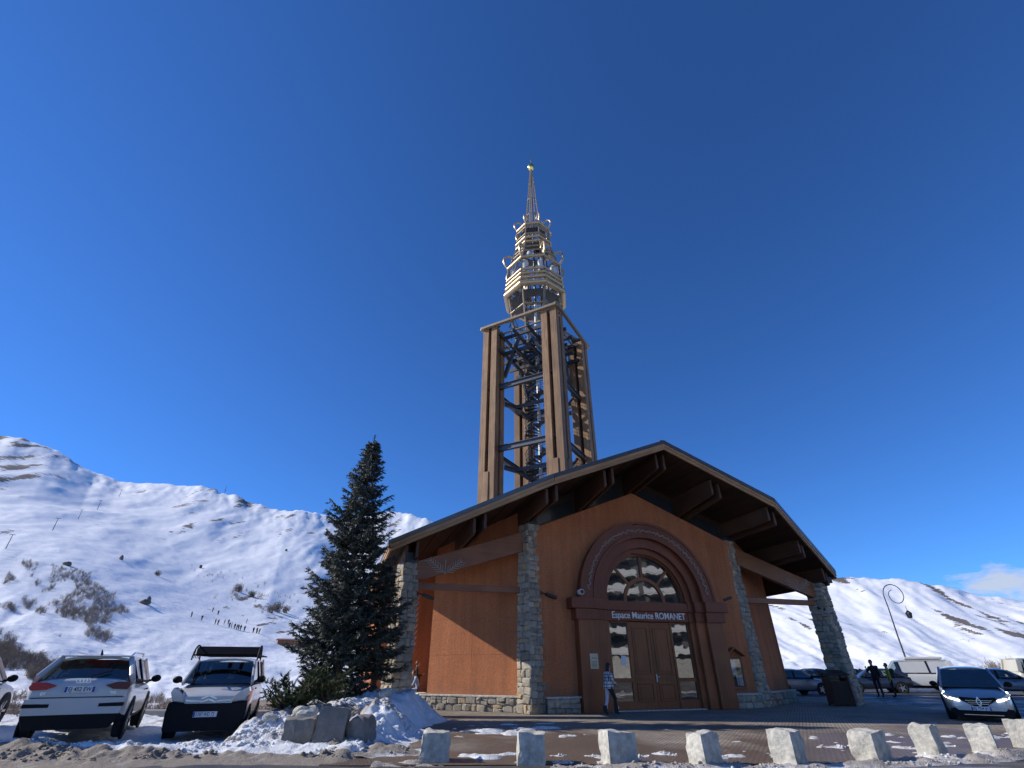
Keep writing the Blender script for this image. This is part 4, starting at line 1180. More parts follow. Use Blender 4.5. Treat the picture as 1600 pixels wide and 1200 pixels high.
def spruce(loc, H, rad, seed, label, z0=.35, dens=1.0, lean=0):
    r = random.Random(seed)
    root = empty('spruce_tree', loc, 0, label, 'tree', 'spruces beside the hall')
    tr = []
    for i in range(13):
        t = i / 12
        tr.append((.05 * math.sin(t * 4 + seed) + lean * t, .04 * math.cos(t * 5), t * H))
    MB().tube(tr, [.17 * (H / 9) * (1 - .96 * i / 12) + .008 for i in range(13)], 9).build('trunk', M['bark'], root, smooth=True)
    br = MB(); nv = []; nf = []
    def needles(a, b, ln, n):
        """needle-clad shoot from a to b"""
        d = b - a; L = d.length
        if L < 1e-4: return
        d = d / L
        p0 = d.orthogonal().normalized()
        for i in range(n):
            t = (i + r.random()) / n
            ang = r.uniform(0, 2 * math.pi)
            side = Matrix.Rotation(ang, 3, d) @ p0
            q = a + d * (L * t)
            tip = q + side * ln * r.uniform(.6, 1.1) + d * ln * r.uniform(.5, 1.1)
            w = d.cross(side) * (.013 + .008 * r.random())
            k = len(nv)
            nv.extend([q - w, q + w, tip]); nf.append((k, k + 1, k + 2))
    z = z0
    while z < H - .12:
        t = (z - z0) / (H - z0)
        prof = rad * (1 - t) ** .76 * (.5 + .5 * min(1, t / .22)) + .03
        nb = max(4, int((9.6 - 2.6 * t) * dens))
        a0 = r.uniform(0, 6.28)
        for b in range(nb):
            a = a0 + 2 * math.pi * b / nb + r.uniform(-.28, .28)
            L = prof * r.uniform(.5, 1.16) * (1.18 if r.random() < .15 else 1)
            up = .42 - .75 * (1 - t) + r.uniform(-.14, .14)
            pts = []
            N = 7
            x = Vector((lean * t, 0, z + r.uniform(-.08, .08)))
            for i in range(N + 1):
                s = i / N
                zz = math.sin(up) * L * s - .10 * L * math.sin(s * math.pi) * (1 - t) + .26 * L * s ** 3 * (1 - .5 * t)
                pts.append(x + Vector((math.cos(a) * L * s * math.cos(up * .6), math.sin(a) * L * s * math.cos(up * .6), zz)))
            br.tube(pts, [.022 * (1 - .8 * i / N) * (1.3 - t) + .003 for i in range(N + 1)], 4, cap=False)
            dirh = Vector((math.cos(a), math.sin(a), 0)); sd = Vector((-math.sin(a), math.cos(a), 0))
            nt_ = max(4, int(L * 10.5))
            for i in range(nt_):
                s = .16 + .84 * (i + r.random()) / nt_
                k = min(int(s * N), N - 1); f = s * N - k
                q = pts[k].lerp(pts[k + 1], f)
                tl = (.12 + .42 * L * (1 - s) * .55 + .05) * r.uniform(.7, 1.25)
                tl = min(tl, .62)
                for sgn in (-1, 1):
                    e = q + (dirh * .75 + sd * sgn * r.uniform(.6, 1.0) + Vector((0, 0, r.uniform(-.35, .22)))).normalized() * tl
                    needles(q, e, .075, int(9 + tl * 34))
                    if tl > .32:
                        mq = q.lerp(e, .5)
                        for s2 in (-1, 1):
                            e2 = mq + ((e - q).normalized() + sd * s2 * .6 + dirh * r.uniform(-.2, .6) + Vector((0, 0, r.uniform(-.3, .3)))).normalized() * tl * .45
                            needles(mq, e2, .07, 10)
            needles(pts[-3], pts[-1] + (pts[-1] - pts[-2]) * .4, .08, 22)
        z += r.uniform(.17, .26) * (1.0 - .15 * t) * (9 / max(H, 6)) ** .2
    needles(Vector((lean, 0, H - .5)), Vector((lean, 0, H + .22)), .09, 60)
    br.build('branches', M['bark'], root)
    me = bpy.data.meshes.new('crown')
    me.from_pydata(nv, [], nf); me.materials.append(M['needle'])
    link_mesh('crown', me, root)
    return root
spruce((-5.75, 18.3, .55), 9.15, 2.0, 3, 'tall dark spruce growing in the snow heap beside the hall')
spruce((-4.65, 19.0, .5), 4.3, 1.15, 9, 'low second spruce close against the nearest stone pillar', z0=.9, dens=.8)

def dwarf_pine(loc, rx, h, seed, label, n=26):
    r = random.Random(seed)
    root = empty('dwarf_pine', loc, 0, label, 'shrub')
    br = MB(); nv = []; nf = []
    for b in range(n):
        a = r.uniform(0, 6.28); L = rx * r.uniform(.55, 1.05); el = r.uniform(.12, 1.0)
        pts = [Vector((math.cos(a) * L * s * math.cos(el * (1 - .3 * s)), math.sin(a) * L * s * math.cos(el), h * math.sin(el) * (s ** .8) + .15 * s * s)) for s in (0, .25, .5, .75, 1)]
        br.tube(pts, [.025, .022, .018, .014, .01], 4, cap=False)
        for i in range(15):
            s = .25 + .75 * r.random(); k = min(int(s * 4), 3); q = pts[k].lerp(pts[k + 1], s * 4 - k)
            e = q + Vector((r.uniform(-1, 1), r.uniform(-1, 1), r.uniform(-.1, 1.2))).normalized() * r.uniform(.1, .24)
            d = (e - q); dl = d.length; d = d / dl; p0 = d.orthogonal().normalized()
            for j in range(34):
                t = .2 + .8 * r.random(); sd = Matrix.Rotation(r.uniform(0, 6.28), 3, d) @ p0
                qq = q + d * dl * t; tip = qq + (sd * r.uniform(.4, .9) + d * .9) * .07; w = d.cross(sd) * .008
                m_ = len(nv); nv += [qq - w, qq + w, tip]; nf.append((m_, m_ + 1, m_ + 2))
    br.build('branches', M['bark'], root)
    me = bpy.data.meshes.new('foliage'); me.from_pydata(nv, [], nf); me.materials.append(M['pine']); link_mesh('foliage', me, root)
    return root
dwarf_pine((-6.05, 15.6, .5), .85, .8, 5, 'low yellowish green dwarf pine at the foot of the spruce', 34)
dwarf_pine((-5.3, 16.3, .7), .8, .8, 6, 'small dark dwarf pine leaning on the spruce trunk', 20)

# bare scrub ----------------------------------------------------------------
def shrub_mesh(seed, n=46, twigs=5):
    r = random.Random(seed); nv = []; nf = []
    for i in range(n):
        a = r.uniform(0, 6.28); sp = r.uniform(0, .5); h = r.uniform(.55, 1.1)
        p = Vector((r.uniform(-.25, .25), r.uniform(-.25, .25), -.05)); t = p + Vector((math.cos(a) * sp, math.sin(a) * sp, h))
        def blade(p, t, w):
            d = (t - p); s = d.cross(Vector((r.uniform(-1, 1), r.uniform(-1, 1), .2))).normalized() * w
            k = len(nv); nv.extend([p - s, p + s, t]); nf.append((k, k + 1, k + 2))
        blade(p, t, .02)
        for j in range(twigs):
            q = p.lerp(t, r.uniform(.3, .95)); e = q + Vector((r.uniform(-.3, .3), r.uniform(-.3, .3), r.uniform(.1, .35)))
            blade(q, e, .014)
    return nv, nf
SHR = [shrub_mesh(s_, 9, 4) for s_ in range(6)]
def scrub(name, spots, label=None, cat=None, parent=None):
    """one mass of bare scrub; spots (x, y, z, size)"""
    V = []; Fc = []; n = 0
    base = [(np.array(nv, float), np.array(nf)) for nv, nf in SHR]
    for i, (x, y, z, s) in enumerate(spots):
        v, f = base[i % 6]
        a = i * 2.4; c, sn = math.cos(a), math.sin(a)
        w = np.stack([v[:, 0] * c - v[:, 1] * sn, v[:, 0] * sn + v[:, 1] * c, v[:, 2]], -1) * [s * 1.15, s * 1.15, s] + [x, y, z]
        V.append(w); Fc.append(f + n); n += len(w)
    V = np.concatenate(V); Fc = np.concatenate(Fc)
    me = bpy.data.meshes.new(name); me.vertices.add(len(V)); me.vertices.foreach_set('co', V.ravel())
    me.loops.add(Fc.size); me.loops.foreach_set('vertex_index', Fc.ravel().astype(np.int32))
    me.polygons.add(len(Fc)); me.polygons.foreach_set('loop_start', np.arange(0, Fc.size, 3, dtype=np.int32)); me.update(calc_edges=True)
    me.materials.append(M['twig'])
    return tag(link_mesh(name, me), label, cat, kind='stuff')
def polar(px, r):
    az, _ = px_azel(px, 1000); x, y = r * math.sin(az), r * math.cos(az); return x, y, TZ(x, y)
rng = np.random.default_rng(12)
def scatter(n, px, rr, keep, smin, smax, dz=0):
    """n scrub spots from candidate arrays (bearing as picture column, distance)"""
    k = np.where(keep)[0][:n]
    px, rr = px[k], rr[k]
    az = np.array([px_azel(p, 1000)[0] for p in px]); z = terrain_z(az, rr)[0]
    s = rng.uniform(smin, smax, len(k))
    return list(zip(rr * np.sin(az), rr * np.cos(az), z + dz, s))
px = rng.uniform(-40, 200, 9000); rr = np.exp(rng.uniform(math.log(72), math.log(215), 9000))      # scrub on the knoll
spots = scatter(2800, px, rr, fbm(px * .02, np.log(rr) * 6, 4, 44) > -.05 + .4 * np.maximum(0, (px - 90) / 90), .4, 1.1)
px = rng.uniform(-20, 470, 5000); rr = np.exp(rng.uniform(math.log(24), math.log(60), 5000))        # scrub just beyond the kerb wall
spots += scatter(1900, px, rr, fbm(px * .03, np.log(rr) * 8, 4, 47) > .0, .22, .6, -.05)
px = rng.normal(385, 42, 1500); rr = np.exp(rng.normal(math.log(330), .1, 1500)) * (1 - (px - 385) / 700)   # far thicket by the piste
spots += scatter(170, px, rr, fbm(px * .06, np.log(rr) * 14, 3, 48) > .05, .8, 2.3)
scrub('hillside_scrub', spots)
px = rng.uniform(1180, 1640, 4000); rr = np.exp(rng.uniform(math.log(70), math.log(125), 4000))     # scrub behind the right car park
scrub('car_park_scrub', scatter(420, px, rr, fbm(px * .012, np.log(rr) * 5, 3, 49) > .16, .5, 1.3))
shm = []
for s_ in range(4):
    nv, nf = shrub_mesh(50 + s_, 60, 6); me = bpy.data.meshes.new('twigs'); me.from_pydata(nv, [], nf); me.materials.append(M['twig']); shm.append(me)
for i, (px, rr, s, lab) in enumerate(((210, 290, 3, 'lone bare bush beside the rock on the knoll'), (422, 300, 6, 'rounded brown bush left of the spruce by the piste'), (436, 306, 4.2, 'pale smaller bush next to the rounded brown bush'),
                                    (412, 286, 4.5, 'dark bush just below the rounded brown bush'), (350, 345, 5.5, 'leftmost brown bush of the far thicket'), (376, 338, 4.5, 'round brown bush in the middle of the far thicket'))):
    x, y, z = polar(px, rr)
    b_ = link_mesh('bare_bush', shm[i % 4], None, (x, y, z), (0, 0, i), (s, s, s * .8)); tag(b_, lab, 'bush', 'bushes on the snow slope')

# rocks on the slope -----------------------------------------------------------
M['rock'] = plain('dark rock', (.13, .105, .085), .9, 0, .35, .4, .8, 3, rand=.2)
def rock_mesh(seed, sub=2):
    b = bmesh.new(); bmesh.ops.create_icosphere(b, subdivisions=sub, radius=.5)
    r = random.Random(seed); off = [r.uniform(0, 50) for _ in range(3)]
    C = np.array([tuple(v.co) for v in b.verts])
    NN = fbm(C[:, 0] * 2.2 + off[0] + C[:, 2], C[:, 1] * 2.2 + off[1] - C[:, 2] * .7, 3, seed)
    for v, n in zip(b.verts, NN):
        n = float(n)
        v.co *= 1 + .55 * n
        v.co.z = max(v.co.z, -.3)
    me = bpy.data.meshes.new('boulder'); b.to_mesh(me); b.free(); me.materials.append(M['rock']); return me
RM = [rock_mesh(s_) for s_ in range(5)]
for i, (px, py_, rr, sx, sz, lab) in enumerate(((189, 874, 620, 7, 10, 'dark upright rock alone on the snow, left of the middle slope'), (313, 888, 600, 6, 9, 'dark pointed rock right of the middle slope'),
        (105, 883, 420, 10, 5, 'low reddish rock on the brow above the knoll'), (224, 944, 300, 9, 5, 'pale broad rock casting a long shadow'), (233, 939, 306, 4, 6, 'dark tooth of rock behind the pale broad rock'),
        (447, 861, 640, 5, 6, 'small dark rock left of the spruce'))):
    az, el = px_azel(px, py_); x, y = rr * math.sin(az), rr * math.cos(az)
    # walk out along this bearing to where the slope lies at the elevation seen in the photograph
    best = slope_r(az, el)
    x, y = best * math.sin(az), best * math.cos(az); k_ = best / rr * .55
    o = link_mesh('boulder', RM[i % 5], None, (x, y, TZ(x, y) + sz * k_ * .22), (0, 0, i * 1.3), (sx * k_, sx * k_ * .8, sz * k_)); tag(o, lab, 'rock', 'rocks on the slope')

# rocks and slabs of the tree planter -----------------------------------------
def slab(name, loc, size, rot, label, seed, cat='stone block', mat='granite', rough=.03, group=None):
    b = bmesh.new(); bmesh.ops.create_cube(b, size=1.0)
    bmesh.ops.subdivide_edges(b, edges=b.edges, cuts=7, use_grid_fill=True)
    r = random.Random(seed); ox = r.uniform(0, 90)
    C = np.array([(v.co.x * size[0], v.co.y * size[1], v.co.z * size[2]) for v in b.verts])
    NN = fbm(C[:, 0] * 5 + ox + C[:, 2] * 2.1, C[:, 1] * 5 + C[:, 2] * 4.7, 3, seed)
    for v, n in zip(b.verts, NN):
        n = float(n); p = Vector((v.co.x * size[0], v.co.y * size[1], v.co.z * size[2]))
        nn = Vector((v.co.x, v.co.y, v.co.z)); mx = max(abs(nn.x), abs(nn.y), abs(nn.z))
        edge = sum(1 for c in nn if abs(abs(c) - .5) < .01)
        p += p.normalized() * rough * n * 1.6
        if edge >= 2: p *= 1 - rough * (.7 if edge == 2 else 1.2) * (.6 + .6 * r.random())
        v.co = p
    me = bpy.data.meshes.new(name); b.to_mesh(me); b.free(); me.materials.append(M[mat])
    me.polygons.foreach_set('use_smooth', [True] * len(me.polygons)); me.set_sharp_from_angle(angle=R(38))
    o = link_mesh(name, me, None, loc, rot); return tag(o, label, cat, group)
M['darkstone'] = plain('dark planter stone', (.2, .185, .165), .9, 0, .3, 6, .8, 18)
slab('planter_block', (-3.98, 12.95, .36), (.62, .5, .86), (R(-6), R(5), R(6)), 'upright grey concrete block at the front of the tree planter', 31, mat='darkstone', rough=.02)
slab('planter_block', (-4.75, 13.2, .28), (.66, .5, .6), (0, 0, R(4)), 'dark stone block left of the upright planter block', 32, mat='darkstone', rough=.06)
slab('planter_block', (-3.38, 13.15, .3), (.45, .6, .62), (R(4), R(-8), R(-12)), 'dark stone block half buried right of the upright planter block', 33, mat='darkstone', rough=.06)
for (x, y, z, s, lab, sd) in ((-5.0, 14.0, .62, (.6, .4, .34), 'grey boulder with snow behind the planter blocks', 3), (-5.85, 14.2, .5, (.45, .35, .3), 'rounded pale boulder under the dwarf pine', 1), (-3.9, 17.6, .85, (.5, .4, .3), 'flat rock at the foot of the low second spruce', 4)):
    o = link_mesh('boulder', rock_mesh(60 + sd, 3), None, (x, y, z), (0, 0, sd), (s[0], s[1], s[2])); o.data.materials.clear(); o.data.materials.append(M['granite']); tag(o, lab, 'rock')

# stone bollards along the road ---------------------------------------------
BOLL = [((-1.52, 11.75), 3, .52, .5, 'leftmost stone bollard, nearest the snow heap, rough dark front'), ((.36, 11.5), 6, .52, .5, 'second stone bollard from the left, below the left wing'), ((2.0, 11.35), 14, .52, .5, 'third stone bollard from the left, below the portal'),
        ((3.62, 11.25), 32, .52, .5, 'fourth stone bollard from the left'), ((5.25, 11.35), 36, .52, .5, 'fifth stone bollard from the left, before the right jamb'), ((7.05, 11.75), 38, .52, .5, 'sixth stone bollard, third from the right edge'),
        ((8.62, 12.3), 40, .52, .5, 'seventh stone bollard, in front of the silver car'), ((10.25, 12.9), 44, .52, .5, 'eighth stone bollard, beside the silver car bonnet'), ((11.75, 13.6), 44, .52, .5, 'stone bollard cut by the right edge of the picture')]
for i, ((x, y), a, w, h, lab) in enumerate(BOLL):
    q_ = random.Random(900 + i); w *= q_.uniform(.93, 1.08); h *= q_.uniform(.94, 1.07)
    o = slab('stone_bollard', (x, y, h / 2 - .05), (w, w * q_.uniform(.78, .95), h + .1), (R(q_.uniform(-3, 3)), R(q_.uniform(-3.5, 3.5)), R(a + q_.uniform(-5, 5))), lab, 200 + i, 'bollard', 'granite', .042, 'stone bollards along the road')
    for v in o.data.vertices:
        if v.co.z > 0: v.co.x *= 1 - .05 * v.co.z / h; v.co.y *= 1 - .05 * v.co.z / h
# ------------------------------------------------------------------ vehicles
def paint(name, c, metal=.0, rough=.32):
    m = plain(name, c, rough, metal, .06, 1.5, coat=.7)
    return m
PAINT = {'white': paint('white car paint', (.52, .52, .51)), 'silver': paint('silver car paint', (.42, .44, .47), .5), 'grey': paint('grey car paint', (.2, .22, .25), .5), 'black': paint('black car paint', (.015, .016, .018)),
         'navy': paint('dark blue car paint', (.025, .035, .06), .3), 'bluegrey': paint('blue grey car paint', (.12, .15, .2), .4), 'beige': paint('pale beige car paint', (.55, .53, .45)), 'brown': paint('dark brown car paint', (.035, .028, .025), .3)}
M['clad'] = plain('black bumper plastic', (.009, .009, .01), .65, 0, .2, spec=.2)
M['tyre'] = plain('tyre rubber', (.022, .022, .022), .85, 0, .2)
M['rim'] = plain('alloy rim', (.45, .46, .47), .35, .8, .1)
M['cglass'] = glass_car('car glass', (.55, .62, .6), .3)
M['cglassdark'] = glass_car('tinted car glass', (.12, .14, .15), .4)
M['seat'] = plain('dark seat cloth', (.035, .035, .038), .9, 0, .2)
M['red'] = plain('red lamp plastic', (.1, .003, .005), .25, 0, .15)
M['redlit'] = plain('lit-tone red lamp plastic', (.45, .008, .014), .25, 0, .1)  # brighter copy of the lamp red: the left lamp's glow put into its colour
M['clear'] = plain('clear lamp lens', (.4, .42, .44), .12, .35, .15, coat=1)
M['chrome'] = plain('chrome', (.75, .76, .78), .12, 1.0, .05)
M['drl'] = emit('lit day running lamp', (1.0, .97, .9), 7.0)
M['plate'] = plain('number plate', (.74, .75, .76), .4, 0, .03)
M['plateblue'] = plain('number plate blue', (.02, .06, .3), .4, 0, .03)
M['ink'] = plain('plate ink', (.01, .01, .012), .5, 0, .02)
M['roofdark'] = plain('dark panoramic roof', (.02, .022, .026), .12, 0, .1, coat=1)

def loft_body(S, root, mat):
    """stations: (y, z_bottom, z_top, half_width)"""
    m = MB(); rings = []
    for (y, zb, zt_, w) in S['st']:
        h = zt_ - zb
        half = [(0, zb), (.78 * w, zb), (.93 * w, zb + .05), (.985 * w, zb + .16 * h), (w, zb + .42 * h), (w * .995, zb + .68 * h), (w * .965, zb + .86 * h), (w * .89, zb + .96 * h), (w * .72, zt_), (w * .36, zt_ + .018), (0, zt_ + .025)]
        rings.append([(x, y, z) for x, z in half] + [(-x, y, z) for x, z in half[-2:0:-1]])
    n = len(rings[0]); vs = [v for rg in rings for v in rg]; fs = []
    for i in range(len(rings) - 1):
        for k in range(n):
            fs.append((i * n + k, i * n + (k + 1) % n, (i + 1) * n + (k + 1) % n, (i + 1) * n + k))
    fs.append(tuple(range(n))); fs.append(tuple((len(rings) - 1) * n + k for k in range(n))[::-1])
    m.add(vs, fs)
    zc = S.get('clad', .3)
    m.mi = [1 if sum(vs[i][2] for i in f) / len(f) < (S.get('clad_end', zc) if len(f) > 4 else zc) and len(f) <= 4 else 0 for f in fs]
    o = m.build('body', [mat, M['clad']], root, smooth='all')
    md = o.modifiers.new('subd', 'SUBSURF'); md.levels = 1; md.render_levels = 1
    return o
def quad_grid(c00, c10, c11, c01, nu, nv, bulge=Vector((0, 0, 0)), th=0):
    """curved sheet between four corners, bulging in the middle of u"""
    m = MB(); vs = []
    c00, c10, c11, c01 = map(Vector, (c00, c10, c11, c01))
    for j in range(nv + 1):
        for i in range(nu + 1):
            u, v = i / nu, j / nv
            p = c00.lerp(c10, u).lerp(c01.lerp(c11, u), v) + bulge * (1 - (2 * u - 1) ** 2)
            vs.append(p)
    fs = [(j * (nu + 1) + i, j * (nu + 1) + i + 1, (j + 1) * (nu + 1) + i + 1, (j + 1) * (nu + 1) + i) for j in range(nv) for i in range(nu)]
    m.add(vs, fs); return m
def fpoly(root, name, pts, y0, y1, mat, mirror=True, bevel=.008):
    out = []
    for s in ((1, -1) if mirror else (1,)):
        P = [(x * s, z) for x, z in pts]
        out.append(MB().poly(P, [], lambda u, v, w: (u, y0 + w, v), y1 - y0).build(name, M[mat] if isinstance(mat, str) else mat, root, bevel=bevel))
    return out
def plate(root, y, z, text, facing, w=.52, blue=True, x=0):
    """facing = +1 front of the car, -1 rear"""
    p = MB().bx(x - w / 2, x + w / 2, y - .008, y + .008, z - .056, z + .056).build('number_plate', M['plate'], root, bevel=.004)
    if blue:
        for s in ((-1, 1) if blue is True else (blue,)): MB().bx(x + s * (w / 2 - .045), x + s * (w / 2 - .003), y - .0095, y + .0095, z - .05, z + .05).build('country_band', M['plateblue'], p)
    t = text_obj(text, .105, M['ink'], p, (x, y + facing * .0105, z), (math.pi / 2, 0, math.pi if facing > 0 else 0), .0008, .001, 'plate_text')
    t.scale.x = (w - .12) / max(t.dimensions.x, .01)
    return p
def wheel(root, x, y, r, side, rim='rim'):
    w = MB().lathe([(r * .6, -.1), (r * .93, -.11), (r, -.07), (r, .07), (r * .93, .11), (r * .6, .1)], 24, (x, y, r), 'x').build('wheel', M['tyre'], root, smooth=35)
    m = MB().lathe([(r * .66, .085 * side), (r * .62, .06 * side), (.001, .045 * side)], 20, (x, y, r), 'x')
    for k in range(5):
        a = 2 * math.pi * k / 5
        m.beam((x + side * .075, y + math.cos(a) * .04, r + math.sin(a) * .04), (x + side * .085, y + math.cos(a) * r * .64, r + math.sin(a) * r * .64), .05, .05, up=(1, 0, 0))
    m.build('rim', M[rim], w)
def car(name, S, loc, heading, label, col_='white', cat='car', group='cars parked around the hall'):
    root = empty(name, loc, 0, label, cat, group)
    root.rotation_euler = (R(S.get('pitch', 0)), 0, heading)
    pm = PAINT[col_]
    W, H = S['W'], S['H']
    loft_body(S, root, pm)
    g = S['gh']                            # front base, front top, rear top, rear base (y), belt front / rear z, half widths
    yfb, yft, yrt, yrb, zf, zr, wb, wt = g
    zr_top = H - S.get('rdrop', .08)
    # roof skin
    rm = MB(); vs = []; NU, NV = 10, 8
    for j in range(NV + 1):
        v = j / NV; y = yft + (yrt - yft) * v
        e = (2 * v - 1)
        for i in range(NU + 1):
            u = 2 * i / NU - 1
            vs.append((u * wt, y, (H - .07 * abs(u) ** 3 - (.045 * e * e if v < .5 else (H - zr_top) * e * e * .6 + .0))))
    fs = [(j * (NU + 1) + i, j * (NU + 1) + i + 1, (j + 1) * (NU + 1) + i + 1, (j + 1) * (NU + 1) + i) for j in range(NV) for i in range(NU)]
    n = len(vs); vs2 = vs + [(x * .985, y, z - .045) for x, y, z in vs]
    fs2 = fs + [tuple(k + n for k in f)[::-1] for f in fs]
    bd = [i for i in range(NU + 1)] + [(j + 1) * (NU + 1) + NU for j in range(NV)] + [NV * (NU + 1) + NU - 1 - i for i in range(NU)] + [(NV - 1 - j) * (NU + 1) for j in range(NV - 1)]
    fs2 += [(bd[i], bd[(i + 1) % len(bd)], bd[(i + 1) % len(bd)] + n, bd[i] + n) for i in range(len(bd))]
    rm.add(vs2, fs2); roof_ = rm.build('roof', M['roofdark'] if S.get('darkroof') else pm, root, smooth=50)
    zft = H - .045 - .06; zrt = vs[NV * (NU + 1)][2] - .01
    A0 = {s: Vector((s * wb * .93, yfb - .1, zf - .04)) for s in (-1, 1)}; A1 = {s: Vector((s * wt * .97, yft, zft)) for s in (-1, 1)}
    D0 = {s: Vector((s * wb * .95, yrb, zr - .03)) for s in (-1, 1)}; D1 = {s: Vector((s * wt * .97, yrt, zrt)) for s in (-1, 1)}
    ym = S.get('ymid', (yft + yrt) / 2 + .05)
    for s in (-1, 1):
        def top(y):
            t = (y - yft) / (yrt - yft); q = A1[s].lerp(D1[s], t); return Vector((q.x, y, vs[min(max(int(round(t * NV)), 0), NV) * (NU + 1)][2] - .03))
        def bot(y):
            t = (y - (yfb - .1)) / (yrb - (yfb - .1)); q = A0[s].lerp(D0[s], t); return Vector((s * wb * .965, y, q.z))
        pil = [(A0[s], A1[s], .085)]
        cuts = S.get('cuts', [ym, ym - .95])
        MB().beam(A0[s], A1[s], .07, .11).build('pillar', pm, root, bevel=.02)
        MB().beam(D0[s], D1[s], .10, S.get('cw', .3), up=(0, -1, .2)).build('pillar', pm, root, bevel=.03)
        for yc in cuts:
            MB().beam(bot(yc), top(yc + .04), .05, .1, up=(0, 1, 0)).build('pillar', M['clad'], root)
        edges = [(A0[s], A1[s])] + [(bot(yc), top(yc + .04)) for yc in cuts] + [(D0[s], D1[s])]
        for i in range(len(edges) - 1):
            (a, b), (c, d) = edges[i], edges[i + 1]
            solid = S.get('solid', 9) <= i
            q = quad_grid(a, c, d, b, 2, 4, Vector((s * .012, 0, 0)))
            q.build('side_panel' if solid else 'side_window', pm if solid else M['cglass'], root, smooth='all')
        MB().beam(A0[s] + Vector((s * .02, -.05, .02)), D0[s] + Vector((s * .02, 0, .02)), .03, .03).build('window_trim', M['clad'], root)
        # door mirror
        mx = MB().ball((s * (wb + .13), yfb - .35, zf + .05), .1, 10, 8, (1.15, .75, .85)).beam((s * (wb - .03), yfb - .33, zf + .0), (s * (wb + .1), yfb - .35, zf + .02), .06, .05)
        mx.build('door_mirror', pm if S.get('mirror_paint') else M['clad'], root, smooth=60)
        MB().beam((s * (W + .003), yfb - .55, zf - .17), (s * (W + .003), yfb - .75, zf - .17), .03, .03).build('door_handle', M['clad'], root)
        for yy in (S['wb'] / 2 + S.get('wo', 0), -S['wb'] / 2 + S.get('wo', 0)):
            MB().lathe([(S['wr'] * .4, W - .06), (S['wr'] + .05, W - .04), (S['wr'] + .05, W + .006), (S['wr'] + .0, W + .008), (S['wr'] * .4, W - .02)], 26, (0, yy, S['wr'] + .01), 'x').build('wheel_arch', M['clad'], root) if s > 0 else \
                MB().lathe([(S['wr'] * .4, -W + .06), (S['wr'] + .05, -W + .04), (S['wr'] + .05, -W - .006), (S['wr'], -W - .008), (S['wr'] * .4, -W + .02)], 26, (0, yy, S['wr'] + .01), 'x').build('wheel_arch', M['clad'], root)
            wheel(root, s * (W - .09), yy, S['wr'], s)
    quad_grid(A0[-1], A0[1], A1[1], A1[-1], 10, 4, Vector((0, .09, 0))).build('windscreen', M[S.get('wsglass', 'cglass')], root, smooth='all')
    rg_ = quad_grid(D0[1], D0[-1], D1[-1], D1[1], 10, 4, Vector((0, -.05, 0)))
    if not S.get('norear'): rg_.build('rear_window', M['cglass'], root, smooth='all')
    else: rg_.build('rear_panel', pm, root, smooth='all')
    # cabin floor, dashboard, seats
    MB().bx(-wb * .9, wb * .9, yrb + .1, yfb - .35, min(zf, zr) + .0, min(zf, zr) + .035).build('cabin_lining', M['seat'], root)
    MB().bx(-wb * .85, wb * .85, yfb - .62, yfb - .25, zf - .05, zf + .03).build('dashboard', M['seat'], root, bevel=.03)
    for s in (-1, 1):
        for yy in (ym + .05, ym - .85):
            st_ = MB().box((s * .38, yy, zf + .02), (.46, .16, .36)).build('seat', M['seat'], root, bevel=.05)
            MB().box((s * .38, yy - .02, zf + .29), (.25, .11, .19)).build('headrest', M['seat'], st_, bevel=.04)
    MB().box((0, yft - .02, H - .2), (.22, .03, .07)).build('inner_mirror', M['clad'], root, bevel=.01)
    return root
def toward(dx, dy): return math.atan2(-dx, dy)
AX = R(17.5)                                # the cars stand square to the road

# white SUV seen from behind -------------------------------------------------
suv = dict(W=.92, H=1.6, wb=2.6, wr=.355, clad=.42, st=[(-2.2, .5, .95, .78), (-2.16, .36, 1.06, .85), (-2.05, .3, 1.14, .9), (-1.6, .26, 1.1, .92), (-.8, .24, 1.05, .92), (.3, .24, 1.02, .92), (1.05, .24, 1.0, .92), (1.75, .26, .92, .91), (2.06, .3, .8, .86), (2.18, .38, .66, .76)],
           gh=(1.15, .55, -1.55, -2.06, 1.02, 1.12, .9, .68), cw=.26, rdrop=.1)
a = car('parked_suv', suv, (-10.55, 14.5, .18), R(27), 'white SUV seen from behind with red tail lamps, parked on snow', 'white')
a.scale = (1.03, 1.03, 1.05)
fpoly(a, 'tail_lamp', [(.42, 1.0), (.62, 1.06), (.84, 1.06), (.88, .98), (.84, .92), (.58, .93)], -2.215, -1.95, 'red')
a.children[-1].data.materials[0] = M['redlit']
for o in [c for c in a.children if c.name.startswith('tail_lamp')]:
    if min(v.co.x for v in o.data.vertices) < 0: o.data.materials[0] = M['redlit']
    else: o.data.materials[0] = M['red']
fpoly(a, 'bumper_slot', [(.42, .62), (.86, .62), (.86, .69), (.42, .68)], -2.235, -2.1, 'clad')
fpoly(a, 'rear_bumper', [(-.84, .49), (.84, .49), (.87, .78), (-.87, .78)], -2.225, -2.0, PAINT['white'], False, .03)
fpoly(a, 'lower_bumper', [(-.72, .24), (.72, .24), (.84, .49), (-.84, .49)], -2.21, -2.0, 'clad', False, .03)  # black plastic; the dark band also stands in for shade under the tail
fpoly(a, 'tailgate_seam', [(-.8, .785), (.8, .785), (.8, .797), (-.8, .797)], -2.212, -2.0, 'clad', False, 0)
plate(a, -2.226, .93, 'EJ 452 EW', -1)
rb = MB()
for i in range(4): rb.tube([(-.09 + i * .06 + .037 * math.cos(R(t)), -2.195, 1.09 + .037 * math.sin(R(t))) for t in range(0, 360, 24)], .005, 5, closed=True)
rb.build('badge', M['chrome'], a, smooth=True)
